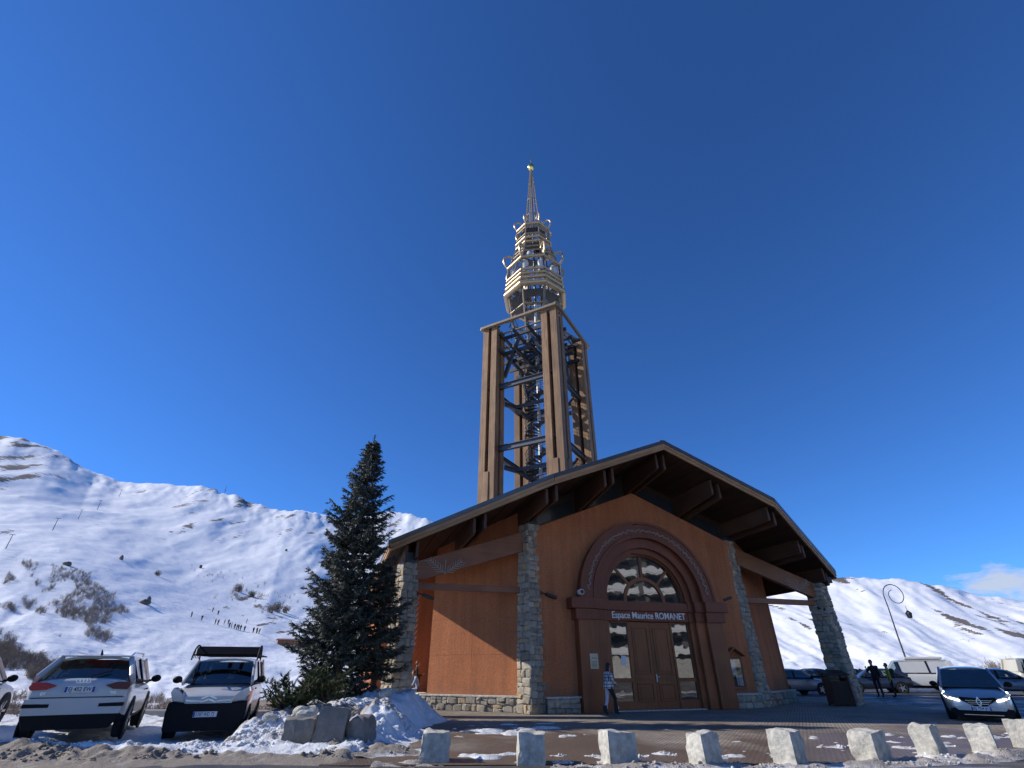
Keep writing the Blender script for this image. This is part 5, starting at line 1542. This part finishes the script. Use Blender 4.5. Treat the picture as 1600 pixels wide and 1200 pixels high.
for s in (-1, 1):
    MB().tube([(s * .6, .45, 1.56), (s * .62, .3, 1.625), (s * .62, -1.2, 1.625), (s * .6, -1.4, 1.56)], .018, 6).build('roof_rail', M['chrome'], a, smooth=True)
MB().tube([(0, -1.35, 1.58), (0, -1.5, 1.67)], [.03, .01], 6).build('aerial', M['clad'], a)
MB().bx(-.66, .66, -1.74, -1.5, 1.53, 1.555).build('spoiler', PAINT['white'], a, bevel=.01)
MB().beam((.05, -2.1, 1.16), (.4, -1.93, 1.26), .02, .02).build('wiper', M['clad'], a)
for s, t in ((-1, 'Q3'), (1, 'TDI')):
    text_obj(t, .07, M['chrome'], a, (s * .6, -2.226, .86), (math.pi / 2, 0, 0), .002, 0, 'badge_text')

# small white panel van with a roof rack --------------------------------------
van = dict(W=.9, H=1.8, wb=2.7, wr=.33, clad=.46, st=[(-2.18, .4, 1.1, .84), (-2.12, .3, 1.16, .88), (-1.5, .26, 1.2, .9), (0, .25, 1.2, .9), (1.0, .25, 1.2, .9), (1.35, .25, 1.14, .9), (1.85, .27, 1.02, .88), (2.1, .3, .94, .84), (2.19, .36, .84, .78)],
           gh=(1.55, .72, -1.75, -2.12, 1.22, 1.2, .88, .73), cw=.3, rdrop=.05, solid=1, norear=True, cuts=[-.25, -1.2])
v = car('panel_van', van, (-8.3, 16.3, .02), R(20) + math.pi, 'small white panel van with black bumper and roof rack, facing the road', 'white', 'van')
fpoly(v, 'headlamp', [(.5, .82), (.8, .84), (.88, 1.02), (.84, 1.12), (.7, 1.06), (.56, .93)], 1.8, 2.2, 'clear')
fpoly(v, 'front_bumper', [(-.84, .22), (.84, .22), (.88, .6), (.86, .83), (.52, .80), (-.52, .80), (-.86, .83), (-.88, .6)], 1.9, 2.235, 'clad', False, .05)
fpoly(v, 'grille_panel', [(-.52, .77), (.52, .77), (.58, .93), (-.58, .93)], 1.95, 2.222, PAINT['silver'], False, .02)
ch = MB()
for dz in (0, .07):
    ch.beam((-.17, 2.245, .81 + dz), (0.006, 2.245, .875 + dz), .03, .035); ch.beam((.17, 2.245, .81 + dz), (-.006, 2.245, .875 + dz), .03, .035)
for s in (-1, 1): ch.beam((s * .17, 2.232, .83), (s * .5, 2.232, .85), .02, .03)
ch.build('badge', M['chrome'], v)
plate(v, 2.245, .56, '2707 WD 73', 1, blue=1)
for s in (-1, 1):
    hoop = [(s * .8, 1.0 - .0 + .55 * math.cos(R(t)) - .2, 1.72 + .36 * math.sin(R(t))) for t in range(0, 181, 15)]
    MB().tube(hoop, .02, 6).build('rack_hoop', M['clad'], v, smooth=True)
    for t in range(30, 160, 24):
        MB().tube([(s * .8, .8 + .55 * math.cos(R(t)), 1.76), (s * .8, .8 + .55 * math.cos(R(t)), 1.72 + .36 * math.sin(R(t)))], .01, 5).build('rack_bar', M['clad'], v)
    MB().tube([(s * .8, 1.3, 1.84), (s * .8, -1.9, 1.84)], .02, 6).build('rack_rail', M['clad'], v)
for yy in (1.0, 0, -1.0, -1.8): MB().tube([(-.8, yy, 1.84), (.8, yy, 1.84)], .018, 6).build('rack_bar', M['clad'], v)
MB().beam((-.78, .98, 1.95), (.78, .98, 1.95), .24, .03, up=(0, .75, .6)).build('wind_deflector', M['clad'], v)
for s in (-.4, -.1): MB().bx(s - .05, s + .05, .55, .95, 1.803, 1.81).build('rack_strap', M['clad'], v)

# white car cut by the left edge ------------------------------------------------
est = dict(W=.92, H=1.66, wb=2.7, wr=.36, clad=.35, st=[(-2.25, .45, .95, .8), (-2.15, .3, 1.08, .9), (-1.2, .26, 1.06, .92), (0, .25, 1.04, .92), (1.0, .25, 1.03, .92), (1.7, .27, .97, .91), (2.1, .3, .84, .85), (2.25, .4, .68, .74)],
           gh=(1.15, .4, -1.6, -2.1, 1.05, 1.1, .9, .68), cw=.3, mirror_paint=False)
c0 = car('parked_car', est, (-13.75, 13.6, .22), R(25), 'white car cut off by the left edge of the picture', 'white')

# silver people carrier with lit lamps -------------------------------------------
esp = dict(W=.93, H=1.66, wb=2.88, wr=.37, clad=.3, st=[(-2.35, .45, 1.0, .8), (-2.25, .32, 1.1, .88), (-1.5, .26, 1.08, .93), (0, .24, 1.04, .93), (1.1, .24, 1.02, .93), (1.7, .25, .94, .92), (2.05, .27, .84, .87), (2.28, .3, .74, .78), (2.36, .36, .64, .66)],
           gh=(1.5, .45, -1.6, -2.2, 1.06, 1.1, .9, .7), cw=.3, darkroof=True, wsglass='cglassdark', mirror_paint=False)
EP = Vector((17.0, 21.0, -.06)); hd = toward(-.60, -.80)
e_ = car('silver_car', esp, EP, hd, 'silver people carrier with lit lamps facing the bollards', 'silver')
fpoly(e_, 'headlamp', [(.42, .72), (.6, .74), (.86, .9), (.88, .82), (.7, .66), (.46, .64)], 1.75, 2.34, 'clear')
for s in (-1, 1):
    pts = [(s * .82, 2.16, .92), (s * .86, 2.2, .84), (s * .8, 2.28, .755), (s * .66, 2.35, .70), (s * .48, 2.385, .66)]
    MB().tube(pts, [.02, .03, .034, .03, .018], 6).build('running_lamp', M['drl'], e_, smooth=True)
fpoly(e_, 'grille', [(-.5, .70), (-.3, .58), (-.16, .5), (.16, .5), (.3, .58), (.5, .70), (.46, .76), (0, .73), (-.46, .76)], 2.2, 2.395, 'clad', False, .02)
for i in range(3): MB().bx(-.34 + .05 * (2 - i), .34 - .05 * (2 - i), 2.39, 2.405, .56 + i * .05, .572 + i * .05).build('grille_bar', M['chrome'], e_)
MB().poly([(0, .46), (.085, .62), (0, .79), (-.085, .62)], [[(0, .53), (-.042, .62), (0, .71), (.042, .62)]], lambda u, v_, w: (u, 2.40 + w, v_), .03).build('badge', M['chrome'], e_, bevel=.008)
fpoly(e_, 'front_bumper', [(-.6, .38), (.6, .38), (.72, .5), (.3, .52), (-.3, .52), (-.72, .5)], 2.15, 2.385, PAINT['silver'], False, .03)
fpoly(e_, 'air_intake', [(-.74, .2), (.74, .2), (.82, .42), (.6, .46), (.5, .375), (-.5, .375), (-.6, .46), (-.82, .42)], 2.0, 2.37, 'clad', False, .02)
MB().bx(-.5, .5, 2.36, 2.385, .26, .275).build('trim_bar', M['chrome'], e_)
plate(e_, 2.395, .44, 'EJ 754 JC', 1)

# the rest of the car park -----------------------------------------------------
hat = dict(W=.88, H=1.46, wb=2.62, wr=.32, clad=.3, st=[(-2.08, .45, .9, .76), (-2.0, .3, 1.0, .84), (-1.2, .25, .98, .88), (0, .23, .95, .88), (.9, .23, .93, .88), (1.6, .25, .86, .86), (1.98, .28, .74, .8), (2.1, .36, .6, .7)],
           gh=(1.05, .3, -1.25, -1.85, .95, 1.0, .85, .64), cw=.3)
sed = dict(W=.88, H=1.46, wb=2.7, wr=.32, clad=.3, st=[(-2.3, .45, .9, .74), (-2.2, .32, 1.0, .82), (-1.5, .25, 1.0, .88), (0, .23, .95, .88), (.9, .23, .93, .88), (1.6, .25, .86, .86), (2.05, .28, .74, .8), (2.2, .36, .6, .7)],
           gh=(1.05, .25, -1.0, -1.75, .95, 1.0, .85, .64), cw=.25)
def lamps(c, y, z, x0=.5, x1=.8):
    fpoly(c, 'headlamp', [(x0, z - .07), (x1, z - .04), (x1 + .04, z + .06), (x0 + .05, z + .06)], y - .35, y, 'clear')
    fpoly(c, 'grille', [(-.42, z - .08), (.42, z - .08), (.38, z + .03), (-.38, z + .03)], y - .2, y + .005, 'clad', False)
    fpoly(c, 'air_intake', [(-.6, .25), (.6, .25), (.65, .42), (-.65, .42)], y - .2, y + .008, 'clad', False)
c1 = car('parked_car', hat, (18.2, 36.4, 0), R(-78), 'grey hatchback with its bonnet beside the outermost stone pillar', 'bluegrey'); lamps(c1, 2.1, .68)
MB().bx(-.26, .26, 2.112, 2.125, .45, .56).build('number_plate', M['plate'], c1)
c2 = car('parked_car', sed, (22.6, 42.5, 0), R(95), 'black saloon half hidden behind the outermost stone pillar', 'black')
c3 = car('parked_car', hat, (25.5, 39.5, 0), R(70), 'dark blue car between the outermost pillar and the people', 'navy')
lv = dict(W=.98, H=2.0, wb=3.0, wr=.34, clad=.4, st=[(-2.4, .4, 1.1, .88), (-2.32, .3, 1.2, .95), (-1.5, .28, 1.2, .98), (0, .27, 1.2, .98), (1.2, .27, 1.18, .98), (1.9, .28, 1.05, .95), (2.3, .3, .9, .88), (2.42, .4, .75, .78)],
          gh=(1.7, .95, -2.1, -2.3, 1.2, 1.2, .96, .84), cw=.3, rdrop=.03, solid=1, norear=True, cuts=[.75, -.9])
c4 = car('parked_van', lv, (28.6, 39.8, 0), R(60), 'white van with a low roof box, rear corner beside the silver car', 'white', 'van')
fpoly(c4, 'tail_lamp', [(.78, .85), (.93, .85), (.93, 1.12), (.78, 1.12)], -2.42, -2.2, 'red')
MB().bx(-.7, .7, -1.9, .3, 2.0, 2.16).build('roof_box', PAINT['white'], c4, bevel=.06)
c5 = car('parked_car', sed, (31.6, 36.2, 0), R(-118), 'blue grey saloon directly behind the silver car', 'bluegrey'); lamps(c5, 2.2, .68)
c6 = car('parked_van', dict(lv, solid=9, cuts=[.35, -.9]), (37.4, 38.6, .1), R(-104), 'pale beige minibus at the right edge behind the saloon', 'beige', 'van'); lamps(c6, 2.42, .85)
c7 = car('parked_car', hat, (34.0, 42.5, 0), R(75), 'dark car glimpsed between the white van and the minibus', 'black')

c8 = car('parked_car', sed, (27.6, 46.5, 0), R(88), 'dark brown car in the far row left of the white van', 'brown')
c9 = car('parked_car', hat, (40.5, 46.0, 0), R(-95), 'grey car in the far row behind the minibus', 'grey')
c10 = car('parked_car', est, (35.4, 33.6, 0), R(-112), 'dark blue estate in front of the beige minibus', 'navy'); lamps(c10, 2.25, .74)
# ------------------------------------------------------------------ people
M['skin'] = plain('skin', (.42, .24, .17), .55, 0, .08)
M['hairblack'] = plain('black hair', (.015, .012, .011), .5, 0, .2)
M['hairbrown'] = plain('brown hair', (.12, .06, .03), .55, 0, .2)
M['blackcloth'] = plain('black cloth', (.018, .018, .02), .85, 0, .2)
M['navycloth'] = plain('dark ski cloth', (.03, .035, .045), .8, 0, .2)
M['palecloth'] = plain('pale lilac trouser cloth', (.6, .58, .66), .85, 0, .1)
M['yellowcloth'] = plain('yellow green ski cloth', (.38, .42, .03), .8, 0, .12)
M['bluecloth'] = plain('blue grey jacket cloth', (.3, .36, .45), .85, 0, .12)
M['redcloth'] = plain('red ski cloth', (.3, .03, .03), .8, 0, .12)
def plaid_mat():
    m, nt, bs = new_mat('checked shirt')
    v = coords(nt, 'Object')
    sep = nd(nt, 'ShaderNodeSeparateXYZ'); nt.links.new(v, sep.inputs[0])
    fs = []
    for ax, per in ((0, .1), (2, .11)):
        f = mathn(nt, 'FRACT', mathn(nt, 'DIVIDE', sep.outputs[ax], per)); fs.append(mathn(nt, 'LESS_THAN', f, .22))
    f = mathn(nt, 'MAXIMUM', fs[0], fs[1])
    nt.links.new(mixc(nt, f, (.62, .58, .58), (.05, .045, .07)), bs.inputs['Base Color']); bs.inputs['Roughness'].default_value = .85
    return m
M['plaid'] = plaid_mat()
def person_mesh(name, J, mats, sub=1, fingers=True):
    """J: joint positions (facing +y). mats: top, legL, legR, boots, skin. One continuous skin mesh."""
    V = []; E = []; Rr = []; cls = []
    def add(p, r, parent=None, c=0):
        V.append(Vector(p)); Rr.append(r); k = len(V) - 1
        if parent is not None: E.append((parent, k)); cls.append(c)
        return k
    pel = add(J['pelvis'], (.155, .115)); sp = add(J['spine'], (.14, .105), pel, 0); ch = add(J['chest'], (.165, .115), sp, 0)
    nk = add(J['neck'], (.055, .055), ch, 0); hb = add(J['jaw'], (.07, .075), nk, 4); hd_ = add(J['head'], (.082, .1), hb, 4); add(J['crown'], (.06, .07), hd_, 4)
    for s, sn in ((-1, 'L'), (1, 'R')):
        sh = add(J['sh' + sn], (.07, .065), ch, 0); el = add(J['el' + sn], (.05, .05), sh, 0); wr = add(J['wr' + sn], (.034, .034), el, 0)
        pm = add(J['ha' + sn], (.034, .02), wr, 4)
        if fingers:
            d = (Vector(J['ha' + sn]) - Vector(J['wr' + sn])).normalized(); sd = d.orthogonal().normalized()
            for q, ln in ((-.027, .07), (-.009, .082), (.009, .078), (.027, .062)):
                f1 = add(Vector(J['ha' + sn]) + d * .035 + sd * q, (.0095, .0095), pm, 4); add(Vector(V[f1]) + d * ln * .6 + d.cross(sd) * .02, (.008, .008), f1, 4)
            t1 = add(Vector(J['ha' + sn]) + sd * .04 + d * .0, (.01, .01), pm, 4); add(Vector(V[t1]) + d * .045 + sd * .015, (.0085, .0085), t1, 4)
        hp = add(J['hip' + sn], (.1, .1), pel, 1 if s < 0 else 2); kn = add(J['kn' + sn], (.068, .07), hp, 1 if s < 0 else 2); an = add(J['an' + sn], (.05, .055), kn, 1 if s < 0 else 2)
        add(J['toe' + sn], (.045, .035), an, 3)
    me = bpy.data.meshes.new(name); me.from_pydata(V, E, [])
    o = bpy.data.objects.new(name, me); col.objects.link(o)
    o.modifiers.new('skin', 'SKIN').use_smooth_shade = True
    for i, r in enumerate(Rr): me.skin_vertices[0].data[i].radius = r
    me.skin_vertices[0].data[0].use_root = True
    if sub: o.modifiers.new('sub', 'SUBSURF').levels = sub; o.modifiers[-1].render_levels = sub
    dg = bpy.context.evaluated_depsgraph_get(); dg.update()
    m2 = bpy.data.meshes.new_from_object(o.evaluated_get(dg)); bpy.data.objects.remove(o)
    m2.materials.clear()
    for k in mats: m2.materials.append(M[k])
    A = [V[a] for a, b in E]; B = [V[b] for a, b in E]
    mi = []
    for p in m2.polygons:
        c = p.center; best = (9, 0)
        for a, b, k in zip(A, B, cls):
            ab = b - a; t = max(0, min(1, (c - a).dot(ab) / max(ab.length_squared, 1e-9))); d = (c - a - ab * t).length
            if d < best[0]: best = (d, k if not (k in (1, 2) and t > .93 and b.z < .2) else 3)
        mi.append(best[1])
    m2.polygons.foreach_set('material_index', mi); m2.polygons.foreach_set('use_smooth', [True] * len(mi))
    return m2
STAND = dict(pelvis=(0, 0, .95), spine=(0, 0, 1.12), chest=(0, 0, 1.32), neck=(0, .0, 1.47), jaw=(0, .02, 1.54), head=(0, .015, 1.62), crown=(0, .01, 1.70),
             shL=(-.19, 0, 1.39), elL=(-.25, -.03, 1.12), wrL=(-.25, .04, .88), haL=(-.245, .07, .8), shR=(.19, 0, 1.39), elR=(.25, -.03, 1.12), wrR=(.25, .04, .88), haR=(.245, .07, .8),
             hipL=(-.1, 0, .88), knL=(-.11, .02, .49), anL=(-.115, -.02, .1), toeL=(-.125, .15, .045), hipR=(.1, 0, .88), knR=(.11, .02, .49), anR=(.115, -.02, .1), toeR=(.125, .15, .045))
def person(loc, heading, J, mats, label, hair='hairblack', long=False, helmet=None, scale=1.0, group=None, lift=0):
    root = empty('person', loc, heading, label, 'person', group)
    root.scale = (scale,) * 3
    link_mesh('body', person_mesh('body', J, mats), root)
    h = Vector(J['head'])
    m = MB().ball(h + Vector((0, -.018, .025)), .1, 14, 10, (.93, 1.06, 1.1))
    if long: m.ball(h + Vector((0, -.06, -.09)), .085, 12, 8, (1.05, .7, 1.7))
    hh = m.build('helmet' if helmet else 'hair', M[helmet or hair], root, smooth='all')
    # carve the face free: hair stops in front of the ears
    for v in hh.data.vertices:
        if v.co.y > h.y + .05 and v.co.z < h.z + .075: v.co.y = h.y + .03
    MB().ball(h + Vector((0, .098, -.012)), .017, 8, 6, (.8, 1.1, 1.5)).build('nose', M['skin'], root, smooth='all')
    for s in (-1, 1):
        MB().ball(h + Vector((s * .034, .086, .018)), .0105, 8, 6).build('eye', M['hairblack'], root, smooth='all')
        MB().ball(h + Vector((s * .088, .0, -.005)), .025, 8, 6, (.4, .7, 1.2)).build('ear', M['skin'], root, smooth='all')
    MB().box(h + Vector((0, .085, -.052)), (.045, .012, .009)).build('mouth', M['redcloth'], root)
    return root
# woman in a checked shirt walking to the door
Jw = dict(STAND, chest=(0, .03, 1.31), neck=(0, .04, 1.46), jaw=(0, .07, 1.53), head=(0, .075, 1.61), crown=(0, .07, 1.69),
          elR=(.24, .06, 1.12), wrR=(.2, .26, .98), haR=(.18, .33, .95), elL=(-.24, .02, 1.1), wrL=(-.2, .18, .93), haL=(-.18, .25, .9),
          knR=(.1, .2, .52), anR=(.1, .16, .1), toeR=(.11, .33, .06), knL=(-.1, -.04, .49), anL=(-.1, -.2, .11), toeL=(-.1, -.04, .04))
pw = person((3.72, 21.75, .012), R(-66), Jw, ['plaid', 'palecloth', 'blackcloth', 'blackcloth', 'skin'], 'person in checked shirt and pale trousers walking past the left door jamb', long=True, scale=.98)
MB().lathe([(.21, .86), (.2, .98), (.18, 1.1)], 16, (0, .01, 0)).build('shirt_hem', M['plaid'], pw, smooth='all')
for x, y in ((-.1, -.17), (.105, .2)): MB().lathe([(.068, .06), (.085, .14), (.075, .3), (.06, .31)], 12, (x, y, 0)).build('boot_cuff', M['blackcloth'], pw, smooth='all')
for x, y in ((-.1, -.17), (.105, .2)): MB().box((x, y + .07, .24), (.07, .05, .09)).build('boot_strap', M['letter'], pw)
# man with a phone behind the left pillar
Jm = dict(STAND, elR=(.25, .03, 1.12), wrR=(.14, .27, 1.17), haR=(.11, .34, 1.21), elL=(-.25, .0, 1.1), jaw=(0, .05, 1.53), head=(0, .05, 1.61), crown=(0, .035, 1.69))
mloc = px_at(646, 1103, 26.6); mloc.z = .012
pmn = person((mloc.x, mloc.y, .012), R(-75), Jm, ['blackcloth', 'blackcloth', 'blackcloth', 'blackcloth', 'skin'], 'person in black looking at a phone behind the nearest stone pillar', hair='hairbrown', scale=1.04)
ph = MB().box((0, 0, 0), (.075, .012, .15)).build('mobile_phone', M['black'], None)
hp_ = Matrix.Rotation(R(-75), 3, 'Z') @ (Vector((.1, .40, 1.25)) * 1.04)
ph.location = (mloc.x + hp_.x, mloc.y + hp_.y, hp_.z + .012); ph.rotation_euler = (R(-35), 0, R(-75)); tag(ph, 'black mobile phone held by the person behind the pillar', 'phone')
MB().lathe([(.185, .82), (.2, .95), (.18, 1.2)], 14, (0, 0, 0)).build('coat_skirt', M['blackcloth'], pmn, smooth='all')
# seated person half hidden by the wing wall, on the plinth
Js = dict(STAND, pelvis=(0, 0, .14), spine=(0, .06, .32), chest=(0, .16, .5), neck=(0, .22, .63), jaw=(0, .27, .68), head=(0, .29, .75), crown=(0, .29, .83),
          shL=(-.19, .16, .57), elL=(-.25, .26, .32), wrL=(-.15, .44, .26), haL=(-.12, .51, .26), shR=(.19, .16, .57), elR=(.25, .26, .32), wrR=(.15, .44, .26), haR=(.12, .51, .26),
          hipL=(-.1, .08, .12), knL=(-.12, .48, .1), anL=(-.12, .42, -.36), toeL=(-.12, .58, -.42), hipR=(.1, .08, .12), knR=(.12, .48, .1), anR=(.12, .42, -.36), toeR=(.12, .58, -.42))
sp_ = B2W(-9.42, 4.55)
person((sp_.x, sp_.y, .57), R(100), Js, ['bluecloth', 'bluecloth', 'bluecloth', 'blackcloth', 'skin'], 'person in blue grey jacket sitting on the plinth, half hidden by the wing wall', hair='hairbrown')
# two skiers with gear by the white van
Jk = dict(STAND, elR=(.3, .02, 1.14), wrR=(.22, .2, 1.3), haR=(.2, .25, 1.38), chest=(0, .04, 1.31))
g1 = px_at(1376, 1084, 33.2); g2 = px_at(1399, 1085, 33.0)
s1 = person((g1.x, g1.y, .01), R(120), Jk, ['blackcloth', 'blackcloth', 'blackcloth', 'blackcloth', 'skin'], 'person in black ski clothes and helmet beside the white van', helmet='black', scale=1.1, group='skiers at the car park')
s2 = person((g2.x, g2.y, .01), R(60), Jk, ['yellowcloth', 'blackcloth', 'blackcloth', 'blackcloth', 'skin'], 'person in yellow green ski jacket beside the white van', helmet='black', scale=1.0, group='skiers at the car park')
for rt, mt, nm in ((s1, 'navycloth', 'rucksack'), (s2, 'navycloth', 'rucksack')):
    MB().box((0, -.2, 1.22), (.34, .2, .5)).build(nm, M[mt], rt, bevel=.06, seg=3)

# skiers far away on the pistes
far = person_mesh('skier', dict(STAND, knL=(-.11, .12, .5), knR=(.11, .12, .5), anL=(-.115, .0, .1), anR=(.115, .0, .1), wrR=(.3, .2, 1.0), wrL=(-.3, .2, 1.0), haL=(-.3, .26, 1.0), haR=(.3, .26, 1.0)), ['navycloth', 'blackcloth', 'blackcloth', 'blackcloth', 'skin'], 0, False)
SK = [(340, 961), (350, 976), (356, 976), (333, 984), (338, 984), (356, 987), (359, 988), (365, 986), (369, 986), (371, 987), (381, 987), (385, 974), (394, 993), (400, 990), (403, 997), (392, 1002), (398, 1002), (370, 1005), (332, 956), (285, 1007), (301, 1015)]
def on_slope(px, py_, rmin=90, rmax=1400):
    az, el = px_azel(px, py_)
    best = slope_r(az, el, rmin, rmax)
    return Vector((best * math.sin(az), best * math.cos(az), TZ(best * math.sin(az), best * math.cos(az)))), best
for i, (px, py_) in enumerate(SK):
    p, q = on_slope(px, py_, 200, 900)
    o = link_mesh('person', far, None, p, (0, 0, i * 1.9)); tag(o, 'tiny skier far off on the snow slope', 'person', 'skiers on the far pistes')
# chairlift pylons
for i, (px, py_, hpx, lab) in enumerate(((9, 857, 20, 'nearest lift pylon at the left edge of the slope'), (82, 829, 19, 'second lift pylon from the left edge'), (122, 811, 15, 'third lift pylon from the left edge'), (152, 796, 15, 'fourth lift pylon from the left edge'), (186, 776, 12, 'highest lift pylon just under the ridge'))):
    p, q = on_slope(px, py_, 200, 1450); h = hpx * q / 745 * .72
    rt = empty('lift_pylon', p, R(35), lab, 'pylon', 'lift pylons on the slope')
    MB().tube([(0, 0, -1), (0, 0, h)], [h * .03, h * .02], 6).build('mast', M['steel'], rt)
    MB().beam((-h * .16, 0, h), (h * .16, 0, h), h * .03, h * .03).beam((-h * .16, 0, h - h * .05), (-h * .16, h * .1, h - h * .05), h * .02, h * .02).build('cross_arm', M['steel'], rt)
p, q = on_slope(351, 770, 700, 1450)
rt = empty('mast', p, 0, 'thin mast standing on the ridge', 'mast'); h = 16 * q / 745 * .7
MB().tube([(0, 0, -1), (0, 0, h)], [.5, .2], 5).build('pole', M['steel'], rt); MB().beam((-2, 0, h * .5), (2, 0, h * .3), .6, .6).build('cabin', M['steel'], rt)
# hut beyond the car park, left of the spruce
p, q = on_slope(462, 1012, 60, 260)
hut = empty('wooden_hut', p + Vector((0, 0, -.3)), R(20), 'small wooden hut with orange brown wall left of the spruce', 'hut'); k_ = q / 120
MB().bx(-3.6 * k_, 3.6 * k_, -1 * k_, 2.5 * k_, -1, 1.5 * k_).build('wall', M['beamx'], hut)
MB().add([(-3.9 * k_, -1.4 * k_, 1.4 * k_), (3.9 * k_, -1.4 * k_, 1.4 * k_), (3.9 * k_, 2.8 * k_, 1.75 * k_), (-3.9 * k_, 2.8 * k_, 1.75 * k_), (-3.9 * k_, -1.4 * k_, 1.55 * k_), (3.9 * k_, -1.4 * k_, 1.55 * k_), (3.9 * k_, 2.8 * k_, 1.9 * k_), (-3.9 * k_, 2.8 * k_, 1.9 * k_)], [(0, 1, 2, 3), (4, 5, 6, 7), (0, 1, 5, 4), (1, 2, 6, 5), (2, 3, 7, 6), (3, 0, 4, 7)]).build('roof', M['jamb'], hut)

# ------------------------------------------------------------------ street furniture
wb_ = empty('waste_bin', (15.28, 26.55, .012), R(-8), 'dark brown wooden waste bin housing in front of the outermost pillar', 'waste bin')
for i in range(6):
    MB().bx(-.42 + i * .14, -.42 + i * .14 + .132, -.38, -.35, .06, .98).build('slat', M['soffit'], wb_)
for s in (-1, 1):
    for i in range(5): MB().bx(s * .42 - .015, s * .42 + .015, -.35 + i * .14, -.35 + i * .14 + .132, .06, 1.1).build('slat', M['soffit'], wb_)
MB().bx(-.4, .4, -.34, .34, .05, .95).build('liner', M['black'], wb_)
MB().add([(-.5, -.46, 1.2), (.5, -.46, 1.2), (.5, .42, 1.36), (-.5, .42, 1.36), (-.5, -.46, 1.26), (.5, -.46, 1.26), (.5, .42, 1.42), (-.5, .42, 1.42)], [(0, 1, 2, 3), (4, 5, 6, 7), (0, 1, 5, 4), (1, 2, 6, 5), (2, 3, 7, 6), (3, 0, 4, 7)]).build('lid', M['soffit'], wb_)
for sx in (-1, 1):
    for sy in (-1, 1): MB().bx(sx * .4 - .04, sx * .4 + .04, sy * .34 - .04, sy * .34 + .04, 0, 1.25 + .06 * sy).build('post', M['soffit'], wb_)

lm = empty('street_lamp', (34.35, 48, 0), 0, 'thin street lamp with a spiral curl and hanging lantern behind the cars', 'street lamp')
pts = [(0, 0, 0), (0, 0, 1.2), (.02, 0, 4), (.1, 0, 6.2)]
cx, cz = 1.12, 7.25
for i in range(34):
    a_ = R(190 - i * 13.5); r_ = 1.05 - .018 * i
    pts.append((cx + r_ * math.cos(a_), 0, cz + r_ * math.sin(a_)))
MB().tube(pts, [.09, .075, .06, .05] + [.045 - .0006 * i for i in range(34)], 8).build('post', M['steel'], lm, smooth=True)
MB().lathe([(.14, 0), (.14, .9), (.1, 1.0)], 10).build('foot', M['steel'], lm)
lt = MB().lathe([(.05, .62), (.26, .42), (.28, .38), (.2, 0), (.05, -.04)], 6, (1.75, 0, 5.35)).build('lantern', M['steel'], lm)
MB().tube([(1.7, 0, 6.35), (1.75, 0, 5.95)], .02, 5).build('hanger', M['steel'], lm)
MB().lathe([(.255, .37), (.185, .03)], 6, (1.75, 0, 5.35)).build('lantern_glass', M['clear'], lt)

# ------------------------------------------------------------------ apartment block behind the photographer (seen only in the window panes)
M['render'] = plain('grey apartment render', (.16, .15, .14), .9, 0, .15)
ap = empty('apartment_block', (50, -14, 0), 0, 'large apartment block with rows of white balconies across the road', 'building')
ap.rotation_euler = (0, 0, R(225))
MB().bx(-26, 26, 0, 12, 0, 27).build('wall', M['render'], ap)
for f in range(9):
    z_ = 3 + f * 2.7
    for b in range(8):
        x_ = -24 + b * 6.2
        dy = .5 * math.sin(b * 1.3)
        MB().bx(x_, x_ + 5.4, -1.6 - dy, 0, z_, z_ + .22).build('balcony_slab', M['whitepaint'], ap)
        MB().bx(x_, x_ + 5.4, -1.65 - dy, -1.55 - dy, z_ + .25, z_ + .95).build('balcony_parapet', M['whitepaint'], ap)
        MB().bx(x_ + .6, x_ + 4.6, -.05, .02, z_ + .3, z_ + 2.3).build('window', M['darkglass'], ap)
MB().bx(-27, 27, -2, 13, 27, 27.6).build('roof', M['whitepaint'], ap)
MB().bx(-27, 27, -2.5, .0, 0.02, 2.6).build('stone_base', M['granite'], ap)
